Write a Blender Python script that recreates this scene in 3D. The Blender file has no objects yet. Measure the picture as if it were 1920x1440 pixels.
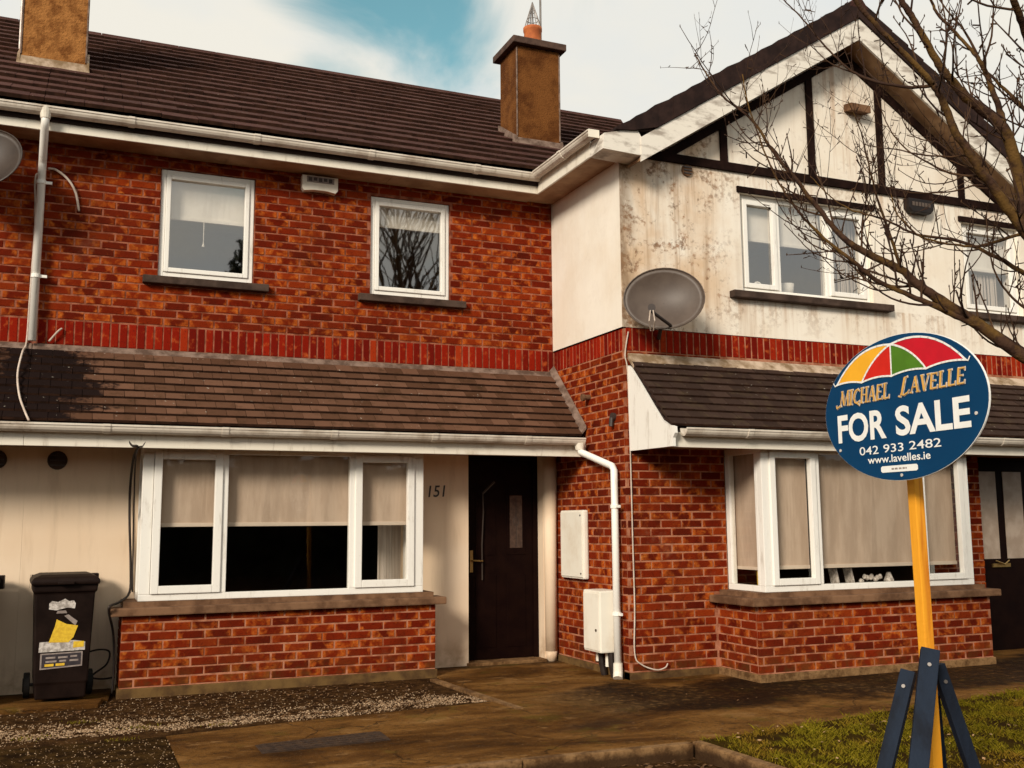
import bpy, bmesh, math, random
from mathutils import Vector, Matrix
import numpy as np
random.seed(7); rng = np.random.default_rng(11)
SC = bpy.context.scene
# ------------------------------------------------------------------ camera
CAM = Vector((1.0735, -9.8129, 1.2781)); FPX = 1931.17
AR = Vector((0.91949685, -0.39303253, -0.0071392)); AU = Vector((-0.04595641, -0.12551609, 0.9910266)); AD = Vector((0.39040178, 0.91091775, 0.13347401))
cd = bpy.data.cameras.new('camera'); cam = bpy.data.objects.new('camera', cd); SC.collection.objects.link(cam)
cd.sensor_width = 36.0; cd.lens = FPX / 1920 * 36.0; cd.clip_start = 0.05; cd.clip_end = 2000
m = Matrix((AR, AU, -AD)).transposed().to_4x4(); m.translation = CAM; cam.matrix_world = m
SC.camera = cam
def ray(u, v): return AD + AR * ((u - 960) / FPX) - AU * ((v - 720) / FPX)
def atD(u, v, d): return CAM + ray(u, v) * d
def onY(u, v, y): r = ray(u, v); return CAM + r * ((y - CAM.y) / r.y)
def onX(u, v, x): r = ray(u, v); return CAM + r * ((x - CAM.x) / r.x)
def onZ(u, v, z): r = ray(u, v); return CAM + r * ((z - CAM.z) / r.z)
# ------------------------------------------------------------------ world, sun, exposure
SUN_EL = math.radians(25)
sun_dir = Vector((-0.745 * math.cos(SUN_EL), -0.667 * math.cos(SUN_EL), math.sin(SUN_EL))).normalized()   # towards the sun: behind the viewer, to the left
W = bpy.data.worlds.new('World'); SC.world = W; W.use_nodes = True
wn = W.node_tree.nodes; wl = W.node_tree.links; wn.clear()
def wnode(t, **k):
    n = wn.new(t)
    for a, b in k.items(): setattr(n, a, b)
    return n
sky = wnode('ShaderNodeTexSky', sky_type='NISHITA'); sky.sun_disc = False; sky.sun_elevation = SUN_EL
sky.sun_rotation = math.atan2(sun_dir.x, sun_dir.y); sky.air_density = 1.0; sky.dust_density = 0.6; sky.ozone_density = 1.2
bg1 = wnode('ShaderNodeBackground'); bg1.inputs['Strength'].default_value = 0.13
warm = wnode('ShaderNodeMix', data_type='RGBA', blend_type='MULTIPLY'); warm.inputs['Factor'].default_value = 1.0
warm.inputs[7].default_value = (0.80, 1.12, 0.80, 1)
wl.new(sky.outputs[0], warm.inputs[6]); wl.new(warm.outputs[2], bg1.inputs['Color'])
bg2 = wnode('ShaderNodeBackground'); bg2.inputs['Strength'].default_value = 0.69
geo = wnode('ShaderNodeNewGeometry'); neg = wnode('ShaderNodeVectorMath', operation='SCALE'); neg.inputs['Scale'].default_value = -1.0
wl.new(geo.outputs['Incoming'], neg.inputs[0])
# clouds: drawn on a flat layer overhead so they run together towards the horizon
sp = wnode('ShaderNodeSeparateXYZ'); wl.new(neg.outputs[0], sp.inputs[0])
zz = wnode('ShaderNodeMath', operation='ADD'); zz.inputs[1].default_value = 0.25; wl.new(sp.outputs[2], zz.inputs[0])
zm = wnode('ShaderNodeMath', operation='MAXIMUM'); zm.inputs[1].default_value = 0.08; wl.new(zz.outputs[0], zm.inputs[0])
dv = wnode('ShaderNodeVectorMath', operation='DIVIDE'); cb = wnode('ShaderNodeCombineXYZ')
for i in range(3): wl.new(zm.outputs[0], cb.inputs[i])
wl.new(neg.outputs[0], dv.inputs[0]); wl.new(cb.outputs[0], dv.inputs[1])
n1 = wnode('ShaderNodeTexNoise'); n1.inputs['Scale'].default_value = 2.1; n1.inputs['Detail'].default_value = 8; n1.inputs['Roughness'].default_value = 0.52; n1.inputs['Distortion'].default_value = 0.6
mp = wnode('ShaderNodeMapping'); mp.inputs['Location'].default_value = (0.35, 1.32, 0.0); wl.new(dv.outputs[0], mp.inputs[0]); wl.new(mp.outputs[0], n1.inputs['Vector'])
# a break in the cloud above the roof
d0 = ray(690, 20).normalized()
dd = wnode('ShaderNodeVectorMath', operation='DISTANCE'); dd.inputs[1].default_value = d0
sc_ = wnode('ShaderNodeVectorMath', operation='MULTIPLY'); sc_.inputs[1].default_value = (1, 1, 1); wl.new(neg.outputs[0], sc_.inputs[0]); wl.new(sc_.outputs[0], dd.inputs[0])
hole = wnode('ShaderNodeMapRange'); hole.interpolation_type = 'SMOOTHSTEP'
for i, v in ((1, 0.02), (2, 0.15), (3, -0.15), (4, 0.11)): hole.inputs[i].default_value = v
wl.new(dd.outputs['Value'], hole.inputs[0])
amp = wnode('ShaderNodeMath', operation='MULTIPLY_ADD'); amp.inputs[1].default_value = 1.7; amp.inputs[2].default_value = -0.30; wl.new(n1.outputs[0], amp.inputs[0])
sm = wnode('ShaderNodeMath', operation='ADD'); wl.new(amp.outputs[0], sm.inputs[0]); wl.new(hole.outputs[0], sm.inputs[1])
cr = wnode('ShaderNodeMapRange'); cr.interpolation_type = 'SMOOTHSTEP'
for i, v in ((1, 0.22), (2, 0.55), (3, 0.0), (4, 1.0)): cr.inputs[i].default_value = v
wl.new(sm.outputs[0], cr.inputs[0])
n2 = wnode('ShaderNodeTexNoise'); n2.inputs['Scale'].default_value = 3.2; n2.inputs['Detail'].default_value = 6
wl.new(dv.outputs[0], n2.inputs['Vector'])
ccol = wnode('ShaderNodeValToRGB'); e = ccol.color_ramp.elements
e[0].position = 0.33; e[0].color = (0.88, 0.905, 0.89, 1); e[1].position = 0.60; e[1].color = (1.0, 0.96, 0.855, 1)
wl.new(n2.outputs[0], ccol.inputs[0]); wl.new(ccol.outputs[0], bg2.inputs['Color'])
mxs = wnode('ShaderNodeMixShader'); wo = wnode('ShaderNodeOutputWorld')
wl.new(cr.outputs[0], mxs.inputs[0]); wl.new(bg1.outputs[0], mxs.inputs[1]); wl.new(bg2.outputs[0], mxs.inputs[2]); wl.new(mxs.outputs[0], wo.inputs[0])
sd = bpy.data.lights.new('sun', 'SUN'); sd.energy = 3.0; sd.angle = math.radians(15); sd.color = (1.0, 0.90, 0.76)
sun = bpy.data.objects.new('sun', sd); SC.collection.objects.link(sun); sun.rotation_euler = sun_dir.to_track_quat('Z', 'Y').to_euler()
SC.view_settings.view_transform = 'Standard'; SC.view_settings.look = 'None'; SC.view_settings.exposure = 0.36; SC.view_settings.gamma = 1.0
SC.view_settings.use_curve_mapping = False
SC.render.engine = 'CYCLES'

# ------------------------------------------------------------------ materials
class N:
    def __init__(s, name, rough=0.7, spec=0.3, metal=0.0):
        s.m = bpy.data.materials.new(name); s.m.use_nodes = True
        s.t = s.m.node_tree; s.b = s.t.nodes['Principled BSDF']
        s.b.inputs['Roughness'].default_value = rough; s.b.inputs['Metallic'].default_value = metal
        s.b.inputs['Specular IOR Level'].default_value = spec
        s.g = None
    def n(s, t, **k):
        x = s.t.nodes.new(t)
        for a, b in k.items(): setattr(x, a, b)
        return x
    def l(s, a, b): s.t.links.new(a, b)
    def set(s, sock, v):
        if isinstance(v, (int, float)): sock.default_value = v
        elif isinstance(v, tuple): sock.default_value = v if len(v) == 4 or sock.type == 'VECTOR' else (*v, 1)
        else: s.l(v, sock)
    def pos(s):
        if s.g is None: s.g = s.n('ShaderNodeNewGeometry')
        return s.g.outputs['Position']
    def xyz(s):
        x = s.n('ShaderNodeSeparateXYZ'); s.l(s.pos(), x.inputs[0]); return x.outputs
    def noise(s, scale, detail=4, rough=0.5, dist=0.0, stretch=None, out=0, vec=None):
        x = s.n('ShaderNodeTexNoise'); x.inputs['Scale'].default_value = scale; x.inputs['Detail'].default_value = detail
        x.inputs['Roughness'].default_value = rough; x.inputs['Distortion'].default_value = dist
        v = vec if vec is not None else s.pos()
        if stretch:
            q = s.n('ShaderNodeVectorMath', operation='MULTIPLY'); s.l(v, q.inputs[0]); q.inputs[1].default_value = stretch; v = q.outputs[0]
        s.l(v, x.inputs['Vector']); return x.outputs[out]
    def ma(s, op, a, b=0.0, c=0.0):
        x = s.n('ShaderNodeMath', operation=op); s.set(x.inputs[0], a); s.set(x.inputs[1], b); s.set(x.inputs[2], c); return x.outputs[0]
    def mr(s, v, a, b, c=0.0, d=1.0):
        x = s.n('ShaderNodeMapRange'); x.interpolation_type = 'SMOOTHSTEP'; s.set(x.inputs[0], v)
        for i, q in ((1, a), (2, b), (3, c), (4, d)): x.inputs[i].default_value = q
        return x.outputs[0]
    def ramp(s, v, stops):
        x = s.n('ShaderNodeValToRGB'); e = x.color_ramp.elements
        while len(e) < len(stops): e.new(0.5)
        for q, (p, c) in zip(e, stops): q.position = p; q.color = (*c, 1)
        s.l(v, x.inputs[0]); return x.outputs[0]
    def mix(s, f, a, b, bt='MIX'):
        x = s.n('ShaderNodeMix', data_type='RGBA', blend_type=bt); s.set(x.inputs[0], f); s.set(x.inputs[6], a); s.set(x.inputs[7], b); return x.outputs[2]
    def col(s, v): s.set(s.b.inputs['Base Color'], v); return s
    def rough(s, v): s.set(s.b.inputs['Roughness'], v); return s
    def bump(s, h, st=0.3, d=0.01):
        x = s.n('ShaderNodeBump'); x.inputs['Strength'].default_value = st; x.inputs['Distance'].default_value = d; s.l(h, x.inputs['Height']); s.l(x.outputs[0], s.b.inputs['Normal']); return s
    def wn(s, v, out=0):
        x = s.n('ShaderNodeTexWhiteNoise', noise_dimensions='3D'); s.l(v, x.inputs['Vector']); return x.outputs[out]
    def rnd(s): return s.n('ShaderNodeObjectInfo').outputs['Random']
Z0 = -0.056; CH = 0.075; BL = 0.225     # brick lattice: course height, stretcher length, u = x + y
def mk_brick():
    k = N('brick_clay', 0.92, 0.04); o = k.xyz()
    u = k.ma('ADD', o[0], o[1]); rz = k.ma('DIVIDE', k.ma('SUBTRACT', o[2], Z0), CH); row = k.ma('FLOOR', rz); fz = k.ma('SUBTRACT', rz, row)
    sh = k.ma('MULTIPLY', k.ma('MODULO', row, 2.0), BL / 2)
    uu = k.ma('DIVIDE', k.ma('SUBTRACT', u, sh), BL); cell = k.ma('FLOOR', uu); fr = k.ma('SUBTRACT', uu, cell)
    c = k.n('ShaderNodeCombineXYZ'); k.set(c.inputs[0], cell); k.set(c.inputs[1], row)
    w = k.n('ShaderNodeTexWhiteNoise', noise_dimensions='3D'); k.l(c.outputs[0], w.inputs['Vector'])
    sw = k.n('ShaderNodeSeparateColor'); k.l(w.outputs[1], sw.inputs[0])
    tone = k.ma('ADD', k.ma('MULTIPLY', sw.outputs[0], .55), k.ma('MULTIPLY', k.noise(6, 4, .6), .55))
    base = k.ramp(tone, [(0.15, (0.070, 0.007, 0.003)), (0.42, (0.145, 0.011, 0.003)), (0.65, (0.215, 0.020, 0.004)), (0.9, (0.30, 0.040, 0.007))])
    e_ = k.ma('MULTIPLY', k.ma('ABSOLUTE', k.ma('SUBTRACT', fr, 0.5)), 2.0)
    f = k.ma('ADD', k.ma('ADD', k.ma('MULTIPLY', k.ma('POWER', e_, 2.0), 0.34), k.ma('MULTIPLY', k.noise(12.5, 2, 0.5, .4), 1.15)), k.ma('MULTIPLY', sw.outputs[1], 0.30))
    om = k.mr(f, 0.79, 1.10, 0, .90)
    flame = k.ramp(k.noise(34, 3, .6), [(0.3, (0.36, 0.048, 0.008)), (0.55, (0.50, 0.105, 0.016)), (0.72, (0.60, 0.19, 0.035))])
    col = k.mix(om, base, flame)
    col = k.mix(k.mr(k.noise(42, 4, 0.65), 0.52, 0.74, 0.0, 0.6), col, (0.045, 0.006, 0.003))
    # mortar smeared over the arrises, uneven from brick to brick
    ez = k.ma('MULTIPLY', k.ma('ABSOLUTE', k.ma('SUBTRACT', fz, 0.5)), 2.0)
    ed = k.ma('MAXIMUM', k.ma('SUBTRACT', ez, .42), k.ma('MULTIPLY', k.ma('SUBTRACT', e_, .80), 2.9))
    sm_ = k.mr(k.ma('ADD', ed, k.ma('MULTIPLY', k.ma('SUBTRACT', k.noise(28, 4, .6), .5), .75)), .36, .62, 0, .55)
    col = k.mix(sm_, col, (0.33, 0.10, 0.055))
    grime = k.mr(k.noise(1.1, 6, 0.65, .5, stretch=(1, 1, .6)), 0.42, 0.72, 0.0, 0.5)
    col = k.mix(grime, col, (0.075, 0.014, 0.006))
    low = k.ma('MULTIPLY', k.mr(o[2], -.10, .22, 1.0, 0.0), k.mr(k.noise(7, 5, .65), .38, .62))
    col = k.mix(k.ma('MULTIPLY', low, .7), col, (0.085, 0.040, 0.012))
    bloom = k.mr(k.noise(2.3, 6, .7, .3), .60, .74, 0, .22)
    k.col(k.mix(1.0, k.mix(bloom, col, (0.34, 0.17, 0.11)), (.86, .88, .78), 'MULTIPLY')); k.bump(k.noise(75, 5, 0.65), 0.75, 0.005); return k.m
def mk_soldier():
    k = N('soldier_brick_clay', 0.92, 0.04); o = k.xyz()
    u = k.ma('ADD', o[0], o[1]); cell = k.ma('FLOOR', k.ma('DIVIDE', u, 0.075))
    c = k.n('ShaderNodeCombineXYZ'); k.set(c.inputs[0], cell)
    base = k.ramp(k.wn(c.outputs[0]), [(0.0, (0.12, 0.006, 0.003)), (0.5, (0.19, 0.009, 0.003)), (0.9, (0.26, 0.014, 0.004)), (1, (0.30, 0.03, 0.006))])
    f = k.mr(k.noise(13, 4, 0.6), 0.54, 0.75, 0, 0.75)
    col = k.mix(f, base, (0.46, 0.095, 0.022)); col = k.mix(k.mr(k.noise(45, 3), 0.55, 0.75, 0, .6), col, (0.07, 0.008, 0.005))
    k.col(col); k.bump(k.noise(90, 4, 0.6), 0.5, 0.004); return k.m
def mk_simple(name, c1, c2, scale=6, rough=0.7, spec=0.3, bump=0.0, bs=60, detail=5, lo=0.35, hi=0.65, stretch=None, metal=0.0, bd=0.004):
    k = N(name, rough, spec, metal); k.col(k.mix(k.mr(k.noise(scale, detail, 0.6, stretch=stretch), lo, hi), c1, c2))
    if bump: k.bump(k.noise(bs, 4, 0.6), bump, bd)
    return k.m
M = {}
M['brick'] = mk_brick(); M['soldier'] = mk_soldier()
M['mortar'] = mk_simple('mortar', (0.24, 0.075, 0.036), (0.42, 0.18, 0.105), 9, 0.95, 0.1, 0.6, 140)
M['mortar_dark'] = mk_simple('weathered_mortar', (0.145, 0.036, 0.018), (0.33, 0.115, 0.065), 9, 0.95, 0.1, 0.6, 140)
def mk_pvc(name='white_pvc', c=(0.78, 0.72, 0.61), d=(0.50, 0.40, 0.29), a=0.55, b=0.85):
    k = N(name, 0.38, 0.4); col = k.mix(k.mr(k.noise(3.2, 6, 0.65), a, b), c, d)
    col = k.mix(k.mr(k.noise(40, 4, 0.6), 0.6, 0.8, 0, 0.35), col, (0.42, 0.33, 0.24)); col = k.mix(k.mr(k.noise(2.0, 7, .7, .2, stretch=(6, 6, 1.2)), .54, .72, 0, .40), col, (0.26, 0.19, 0.12)); k.col(col); return k.m
M['pvc'] = mk_pvc(); M['gutter'] = mk_pvc('weathered_gutter_pvc', (0.66, 0.59, 0.50), (0.36, 0.28, 0.21), 0.42, 0.75)
M['frame'] = mk_pvc('window_frame_pvc', (0.82, 0.79, 0.73), (0.66, 0.6, 0.52), 0.6, 0.95)
M['barge'] = mk_simple('mouldy_barge_paint', (0.74, 0.69, 0.61), (0.36, 0.31, 0.26), 7, 0.6, 0.3, lo=.45, hi=.68, stretch=(.7, 1, 2.0), detail=8)
M['soffit'] = mk_simple('soffit_board', (0.40, 0.25, 0.14), (0.26, 0.145, 0.075), 4, 0.7, 0.2)
def mk_render():
    # lime-white render: mould by the outer corner, run-off below beam and sills
    k = N('stained_white_render', 0.92, 0.15); o = k.xyz()
    base = k.mix(k.mr(k.noise(1.7, 6, .6), 0.35, 0.7), (0.83, 0.77, 0.675), (0.775, 0.69, 0.575))
    front = k.mr(o[1], -1.50, -1.512, 0.05, 1.0)
    near = k.ma('MULTIPLY', k.mr(k.ma('ADD', o[0], k.ma('MULTIPLY', k.ma('SUBTRACT', k.noise(1.5, 4), .5), 1.2)), 6.55, 7.35, 1.0, 0.10), front)
    spots = k.mr(k.ma('ADD', k.ma('MULTIPLY', k.noise(3.2, 6, .65, .4), .55), k.ma('MULTIPLY', k.noise(20, 6, .7), .5)), .53, .64)
    runs = k.mr(k.noise(1.0, 6, .62, .2, stretch=(13, 13, .55)), .47, .68)
    col = k.mix(k.ma('MULTIPLY', near, k.mr(k.noise(1.3, 5, .6, .3), .36, .62, 0, .8)), base, (0.60, 0.40, 0.235))
    col = k.mix(k.ma('MULTIPLY', k.ma('MULTIPLY', runs, near), .55), col, (0.33, 0.20, 0.11))
    col = k.mix(k.ma('MULTIPLY', k.ma('MULTIPLY', spots, near), .9), col, k.ramp(k.noise(11, 4), [(0.35, (0.12, 0.066, 0.036)), (0.65, (0.33, 0.16, 0.075))]))
    edge = k.ma('MULTIPLY', k.mr(o[0], 5.78, 5.98, 1.0, 0.0), front)
    col = k.mix(k.ma('MULTIPLY', k.ma('MULTIPLY', edge, k.mr(k.noise(5, 6, .7, stretch=(1, 1, .4)), .40, .60)), .75), col, (0.20, 0.125, 0.07))
    sill = k.ma('MULTIPLY', k.ma('MULTIPLY', k.mr(o[2], 3.08, 3.47, .15, 1.0), k.ma('LESS_THAN', o[2], 3.475)), k.mr(o[0], 6.6, 7.1))
    beam = k.ma('MULTIPLY', k.mr(o[2], 4.25, 4.77, 0.0, 1.0), k.ma('LESS_THAN', o[2], 4.775))
    panel = k.ma('MULTIPLY', k.mr(k.ma('ABSOLUTE', k.ma('SUBTRACT', o[0], 8.42)), .15, .50, 1.0, .15), k.mr(o[2], 4.85, 5.0))
    where = k.ma('MULTIPLY', k.ma('ADD', k.ma('MAXIMUM', sill, beam), panel), front)
    col = k.mix(k.ma('MULTIPLY', k.ma('MULTIPLY', runs, where), .50), col, (0.42, 0.235, 0.115))
    col = k.mix(k.ma('MULTIPLY', k.ma('MULTIPLY', spots, where), .35), col, (0.24, 0.14, 0.08))
    k.col(col); k.bump(k.noise(120, 4, 0.7), 0.4, 0.004); return k.m
M['render'] = mk_render()
def mk_cream():
    k = N('cream_painted_render', 0.9, 0.15)
    col = k.mix(k.mr(k.noise(1.4, 5), 0.3, 0.7), (0.74, 0.565, 0.40), (0.80, 0.635, 0.47))
    o = k.xyz(); low = k.ma('MULTIPLY', k.mr(o[2], -0.1, 0.24, 1.0, 0.0), k.mr(k.noise(4, 6, 0.65), 0.38, 0.68))
    col = k.mix(k.ma('MULTIPLY', low, 0.7), col, (0.30, 0.165, 0.075))
    sk = k.mr(k.noise(2.2, 6, 0.6, 0.3, stretch=(4, 4, 0.5)), 0.5, 0.75, 0, 0.35)
    k.col(k.mix(sk, col, (0.45, 0.31, 0.19))); k.bump(k.noise(150, 4, 0.7), 0.3, 0.003); return k.m
M['cream'] = mk_cream()
def mk_tile(name, c1, c2, moss, wet=False, lich=0.0):
    k = N(name, 0.88, 0.08); r = k.rnd()
    col = k.mix(k.ma('ADD', k.ma('MULTIPLY', r, 0.55), k.ma('MULTIPLY', k.noise(1.6, 4), 0.45)), c1, c2)
    col = k.mix(k.mr(k.noise(7, 6, 0.65), 0.5, 0.72, 0, 0.6), col, moss)
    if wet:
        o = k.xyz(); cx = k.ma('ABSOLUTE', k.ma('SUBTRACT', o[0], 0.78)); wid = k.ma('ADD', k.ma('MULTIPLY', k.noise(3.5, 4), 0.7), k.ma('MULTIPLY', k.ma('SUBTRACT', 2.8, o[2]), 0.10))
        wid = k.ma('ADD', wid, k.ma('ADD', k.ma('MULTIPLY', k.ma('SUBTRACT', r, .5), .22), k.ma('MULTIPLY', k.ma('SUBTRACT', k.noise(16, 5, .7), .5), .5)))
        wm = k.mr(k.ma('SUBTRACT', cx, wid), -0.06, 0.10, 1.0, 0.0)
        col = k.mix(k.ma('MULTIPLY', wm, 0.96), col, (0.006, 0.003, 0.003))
    if lich:
        col = k.mix(k.mr(k.noise(26, 3, 0.5), 0.70, 0.76, 0, lich), col, (0.62, 0.55, 0.45))
    k.col(col); k.bump(k.noise(70, 4, 0.6), 0.4, 0.004); return k.m
M['maintile'] = mk_tile('main_roof_tile', (0.036, 0.015, 0.012), (0.085, 0.038, 0.031), (0.10, 0.058, 0.045), lich=0.2)
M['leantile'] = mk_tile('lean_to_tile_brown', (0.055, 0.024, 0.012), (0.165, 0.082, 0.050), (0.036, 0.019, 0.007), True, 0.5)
M['darktile'] = mk_tile('lean_to_tile_dark', (0.022, 0.012, 0.009), (0.055, 0.032, 0.024), (0.07, 0.048, 0.025), False, 0.5)
M['tile_edge'] = mk_simple('course_shadow_tile_edge', (0.022, 0.010, 0.006), (0.045, 0.020, 0.012), 12, 0.95, 0.1)  # shadow lines between tile courses, painted as dark butt faces
M['vergetile'] = mk_simple('dark_verge_tile', (0.014, 0.007, 0.006), (0.030, 0.015, 0.012), 7, 0.85, 0.15)
M['underlay'] = mk_simple('roof_underlay', (0.02, 0.011, 0.009), (0.03, 0.016, 0.012), 4, 0.9)
M['lead'] = mk_simple('lead_flashing', (0.22, 0.15, 0.115), (0.085, 0.050, 0.034), 9, 0.85, 0.3, 0.4, 40)
M['pale_flash'] = mk_simple('pale_mortar_flashing', (0.50, 0.38, 0.28), (0.20, 0.13, 0.07), 6, 0.9, 0.2, 0.5, 40)
M['timber'] = mk_simple('black_stained_timber', (0.009, 0.004, 0.003), (0.018, 0.008, 0.006), 8, 0.85, 0.06)
M['sill'] = mk_simple('brown_stained_concrete_sill', (0.20, 0.105, 0.055), (0.095, 0.045, 0.022), 6, 0.85, 0.2, 0.4, 60)
M['darksill'] = mk_simple('dark_concrete_sill', (0.075, 0.047, 0.035), (0.035, 0.021, 0.015), 7, 0.85, 0.2, 0.4, 60)
M['chim'] = mk_simple('brown_roughcast', (0.165, 0.062, 0.016), (0.085, 0.028, 0.007), 5, 0.95, 0.1, 0.9, 55, lo=0.38, hi=0.66, bd=0.012)
M['chim2'] = mk_simple('lichen_roughcast', (0.34, 0.145, 0.042), (0.17, 0.062, 0.016), 9, 0.95, 0.1, 1.0, 45, lo=0.38, hi=0.66, bd=0.014)
M['chimcap'] = mk_simple('dark_chimney_cap', (0.05, 0.028, 0.02), (0.09, 0.05, 0.035), 9, 0.9)
M['terracotta'] = mk_simple('terracotta', (0.46, 0.13, 0.035), (0.33, 0.085, 0.025), 9, 0.8)
M['wire'] = mk_simple('galvanised_wire', (0.30, 0.27, 0.25), (0.20, 0.17, 0.15), 9, 0.4, 0.5, metal=0.7)
M['plinth'] = mk_simple('mossy_plinth', (0.15, 0.085, 0.03), (0.07, 0.037, 0.016), 6, 0.95, 0.1, 0.6, 50)
M['blind'] = mk_simple('taupe_roller_blind', (0.55, 0.43, 0.34), (0.46, 0.35, 0.27), 3, 0.9, 0.1, stretch=(3, 3, 0.6))
M['blindhem'] = mk_simple('blind_hem', (0.66, 0.55, 0.45), (0.60, 0.50, 0.41), 3, 0.9)
M['wblind'] = mk_simple('white_roller_blind', (0.84, 0.80, 0.74), (0.76, 0.71, 0.64), 3, 0.9)
M['curtain'] = mk_simple('pale_curtain', (0.62, 0.55, 0.49), (0.46, 0.39, 0.33), 14, 0.9, stretch=(3, 3, 0.1))
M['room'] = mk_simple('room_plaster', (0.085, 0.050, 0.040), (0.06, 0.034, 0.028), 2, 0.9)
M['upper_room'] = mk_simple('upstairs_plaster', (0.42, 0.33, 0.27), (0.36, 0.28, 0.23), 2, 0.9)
M['door'] = mk_simple('black_brown_door', (0.006, 0.0018, 0.0015), (0.009, 0.003, 0.002), 6, 0.6, 0.05)
M['brass'] = mk_simple('brass', (0.55, 0.36, 0.13), (0.42, 0.26, 0.09), 20, 0.3, 0.5, metal=0.9)
M['frost'] = mk_simple('frosted_glass', (0.075, 0.042, 0.028), (0.035, 0.017, 0.012), 30, 0.3, 0.5, 0.5, 80)
M['frost_pale'] = mk_simple('pale_frosted_panel', (0.42, 0.33, 0.26), (0.32, 0.24, 0.18), 6, 0.5, 0.4)
M['black'] = mk_simple('black_plastic', (0.008, 0.005, 0.005), (0.013, 0.008, 0.007), 8, 0.5, 0.25, 0.15, 60)
M['rubber'] = mk_simple('black_rubber', (0.010, 0.009, 0.008), (0.02, 0.016, 0.013), 12, 0.8)
M['bin'] = mk_simple('dusty_black_bin', (0.007, 0.003, 0.002), (0.014, 0.007, 0.005), 5, 0.55, 0.12, 0.2, 40)
M['boxwhite'] = mk_simple('meter_box_white', (0.80, 0.75, 0.65), (0.66, 0.57, 0.45), 3, 0.5, 0.35, lo=0.45, hi=0.8)
M['dish'] = mk_simple('grey_brown_dish', (0.095, 0.068, 0.052), (0.07, 0.048, 0.036), 4, 0.5, 0.4)
M['dishdark'] = mk_simple('dark_dish', (0.045, 0.030, 0.022), (0.03, 0.02, 0.015), 4, 0.5, 0.4)
M['metal_dark'] = mk_simple('dark_metal', (0.03, 0.02, 0.017), (0.05, 0.035, 0.03), 12, 0.5, 0.5)
M['cablew'] = mk_simple('white_cable', (0.60, 0.50, 0.42), (0.45, 0.36, 0.29), 12, 0.6)
M['cableb'] = mk_simple('black_cable', (0.018, 0.011, 0.009), (0.03, 0.02, 0.015), 12, 0.6)
M['signblue'] = mk_simple('sign_blue', (0.0015, 0.046, 0.125), (0.0015, 0.038, 0.105), 2, 0.55, 0.12)
M['signwhite'] = mk_simple('sign_white', (0.84, 0.83, 0.80), (0.78, 0.77, 0.73), 20, 0.5)
M['signgold'] = mk_simple('sign_gold', (0.72, 0.40, 0.09), (0.64, 0.34, 0.07), 20, 0.5)
M['signyellow'] = mk_simple('sign_yellow', (0.86, 0.42, 0.025), (0.80, 0.38, 0.02), 10, 0.5)
M['signred'] = mk_simple('sign_red', (0.62, 0.018, 0.008), (0.56, 0.015, 0.007), 10, 0.5)
M['signpink'] = mk_simple('sign_crimson', (0.56, 0.005, 0.018), (0.50, 0.005, 0.016), 10, 0.5)
M['signgreen'] = mk_simple('sign_green', (0.075, 0.20, 0.012), (0.065, 0.17, 0.01), 10, 0.5)
M['post'] = mk_simple('yellow_painted_post', (0.82, 0.35, 0.020), (0.50, 0.145, 0.008), 26, 0.6, 0.3, 0.4, 60, stretch=(1, 1, 0.06), lo=0.42, hi=0.78)
M['strut'] = mk_simple('navy_painted_timber', (0.010, 0.017, 0.032), (0.005, 0.007, 0.013), 9, 0.7, 0.15, 0.5, 60, stretch=(1, 1, .2))
M['stickerw'] = mk_simple('white_sticker', (0.66, 0.60, 0.55), (0.30, 0.26, 0.23), 34, 0.6)
M['stickery'] = mk_simple('yellow_sticker', (0.80, 0.53, 0.04), (0.66, 0.40, 0.03), 40, 0.6)
M['stickerg'] = mk_simple('grey_sticker', (0.33, 0.27, 0.24), (0.24, 0.19, 0.17), 30, 0.6)
M['stickern'] = mk_simple('dark_sticker', (0.03, 0.025, 0.03), (0.045, 0.035, 0.04), 30, 0.6)
def mk_bark():
    k = N('bark', 0.95, 0.1); col = k.mix(k.mr(k.noise(18, 5), 0.4, 0.65), (0.058, 0.030, 0.019), (0.028, 0.014, 0.010))
    gn = k.n('ShaderNodeNewGeometry'); s_ = k.n('ShaderNodeSeparateXYZ'); k.l(gn.outputs['Normal'], s_.inputs[0])
    f = k.ma('MULTIPLY', k.mr(k.noise(5, 5, 0.65), 0.42, 0.62), 0.85)
    k.col(k.mix(f, col, (0.125, 0.068, 0.018))); k.bump(k.noise(60, 4), 0.8, 0.01); return k.m
M['bark'] = mk_bark()
M['twig'] = mk_simple('twig_bark', (0.030, 0.013, 0.008), (0.065, 0.031, 0.013), 6, 0.95)
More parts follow.
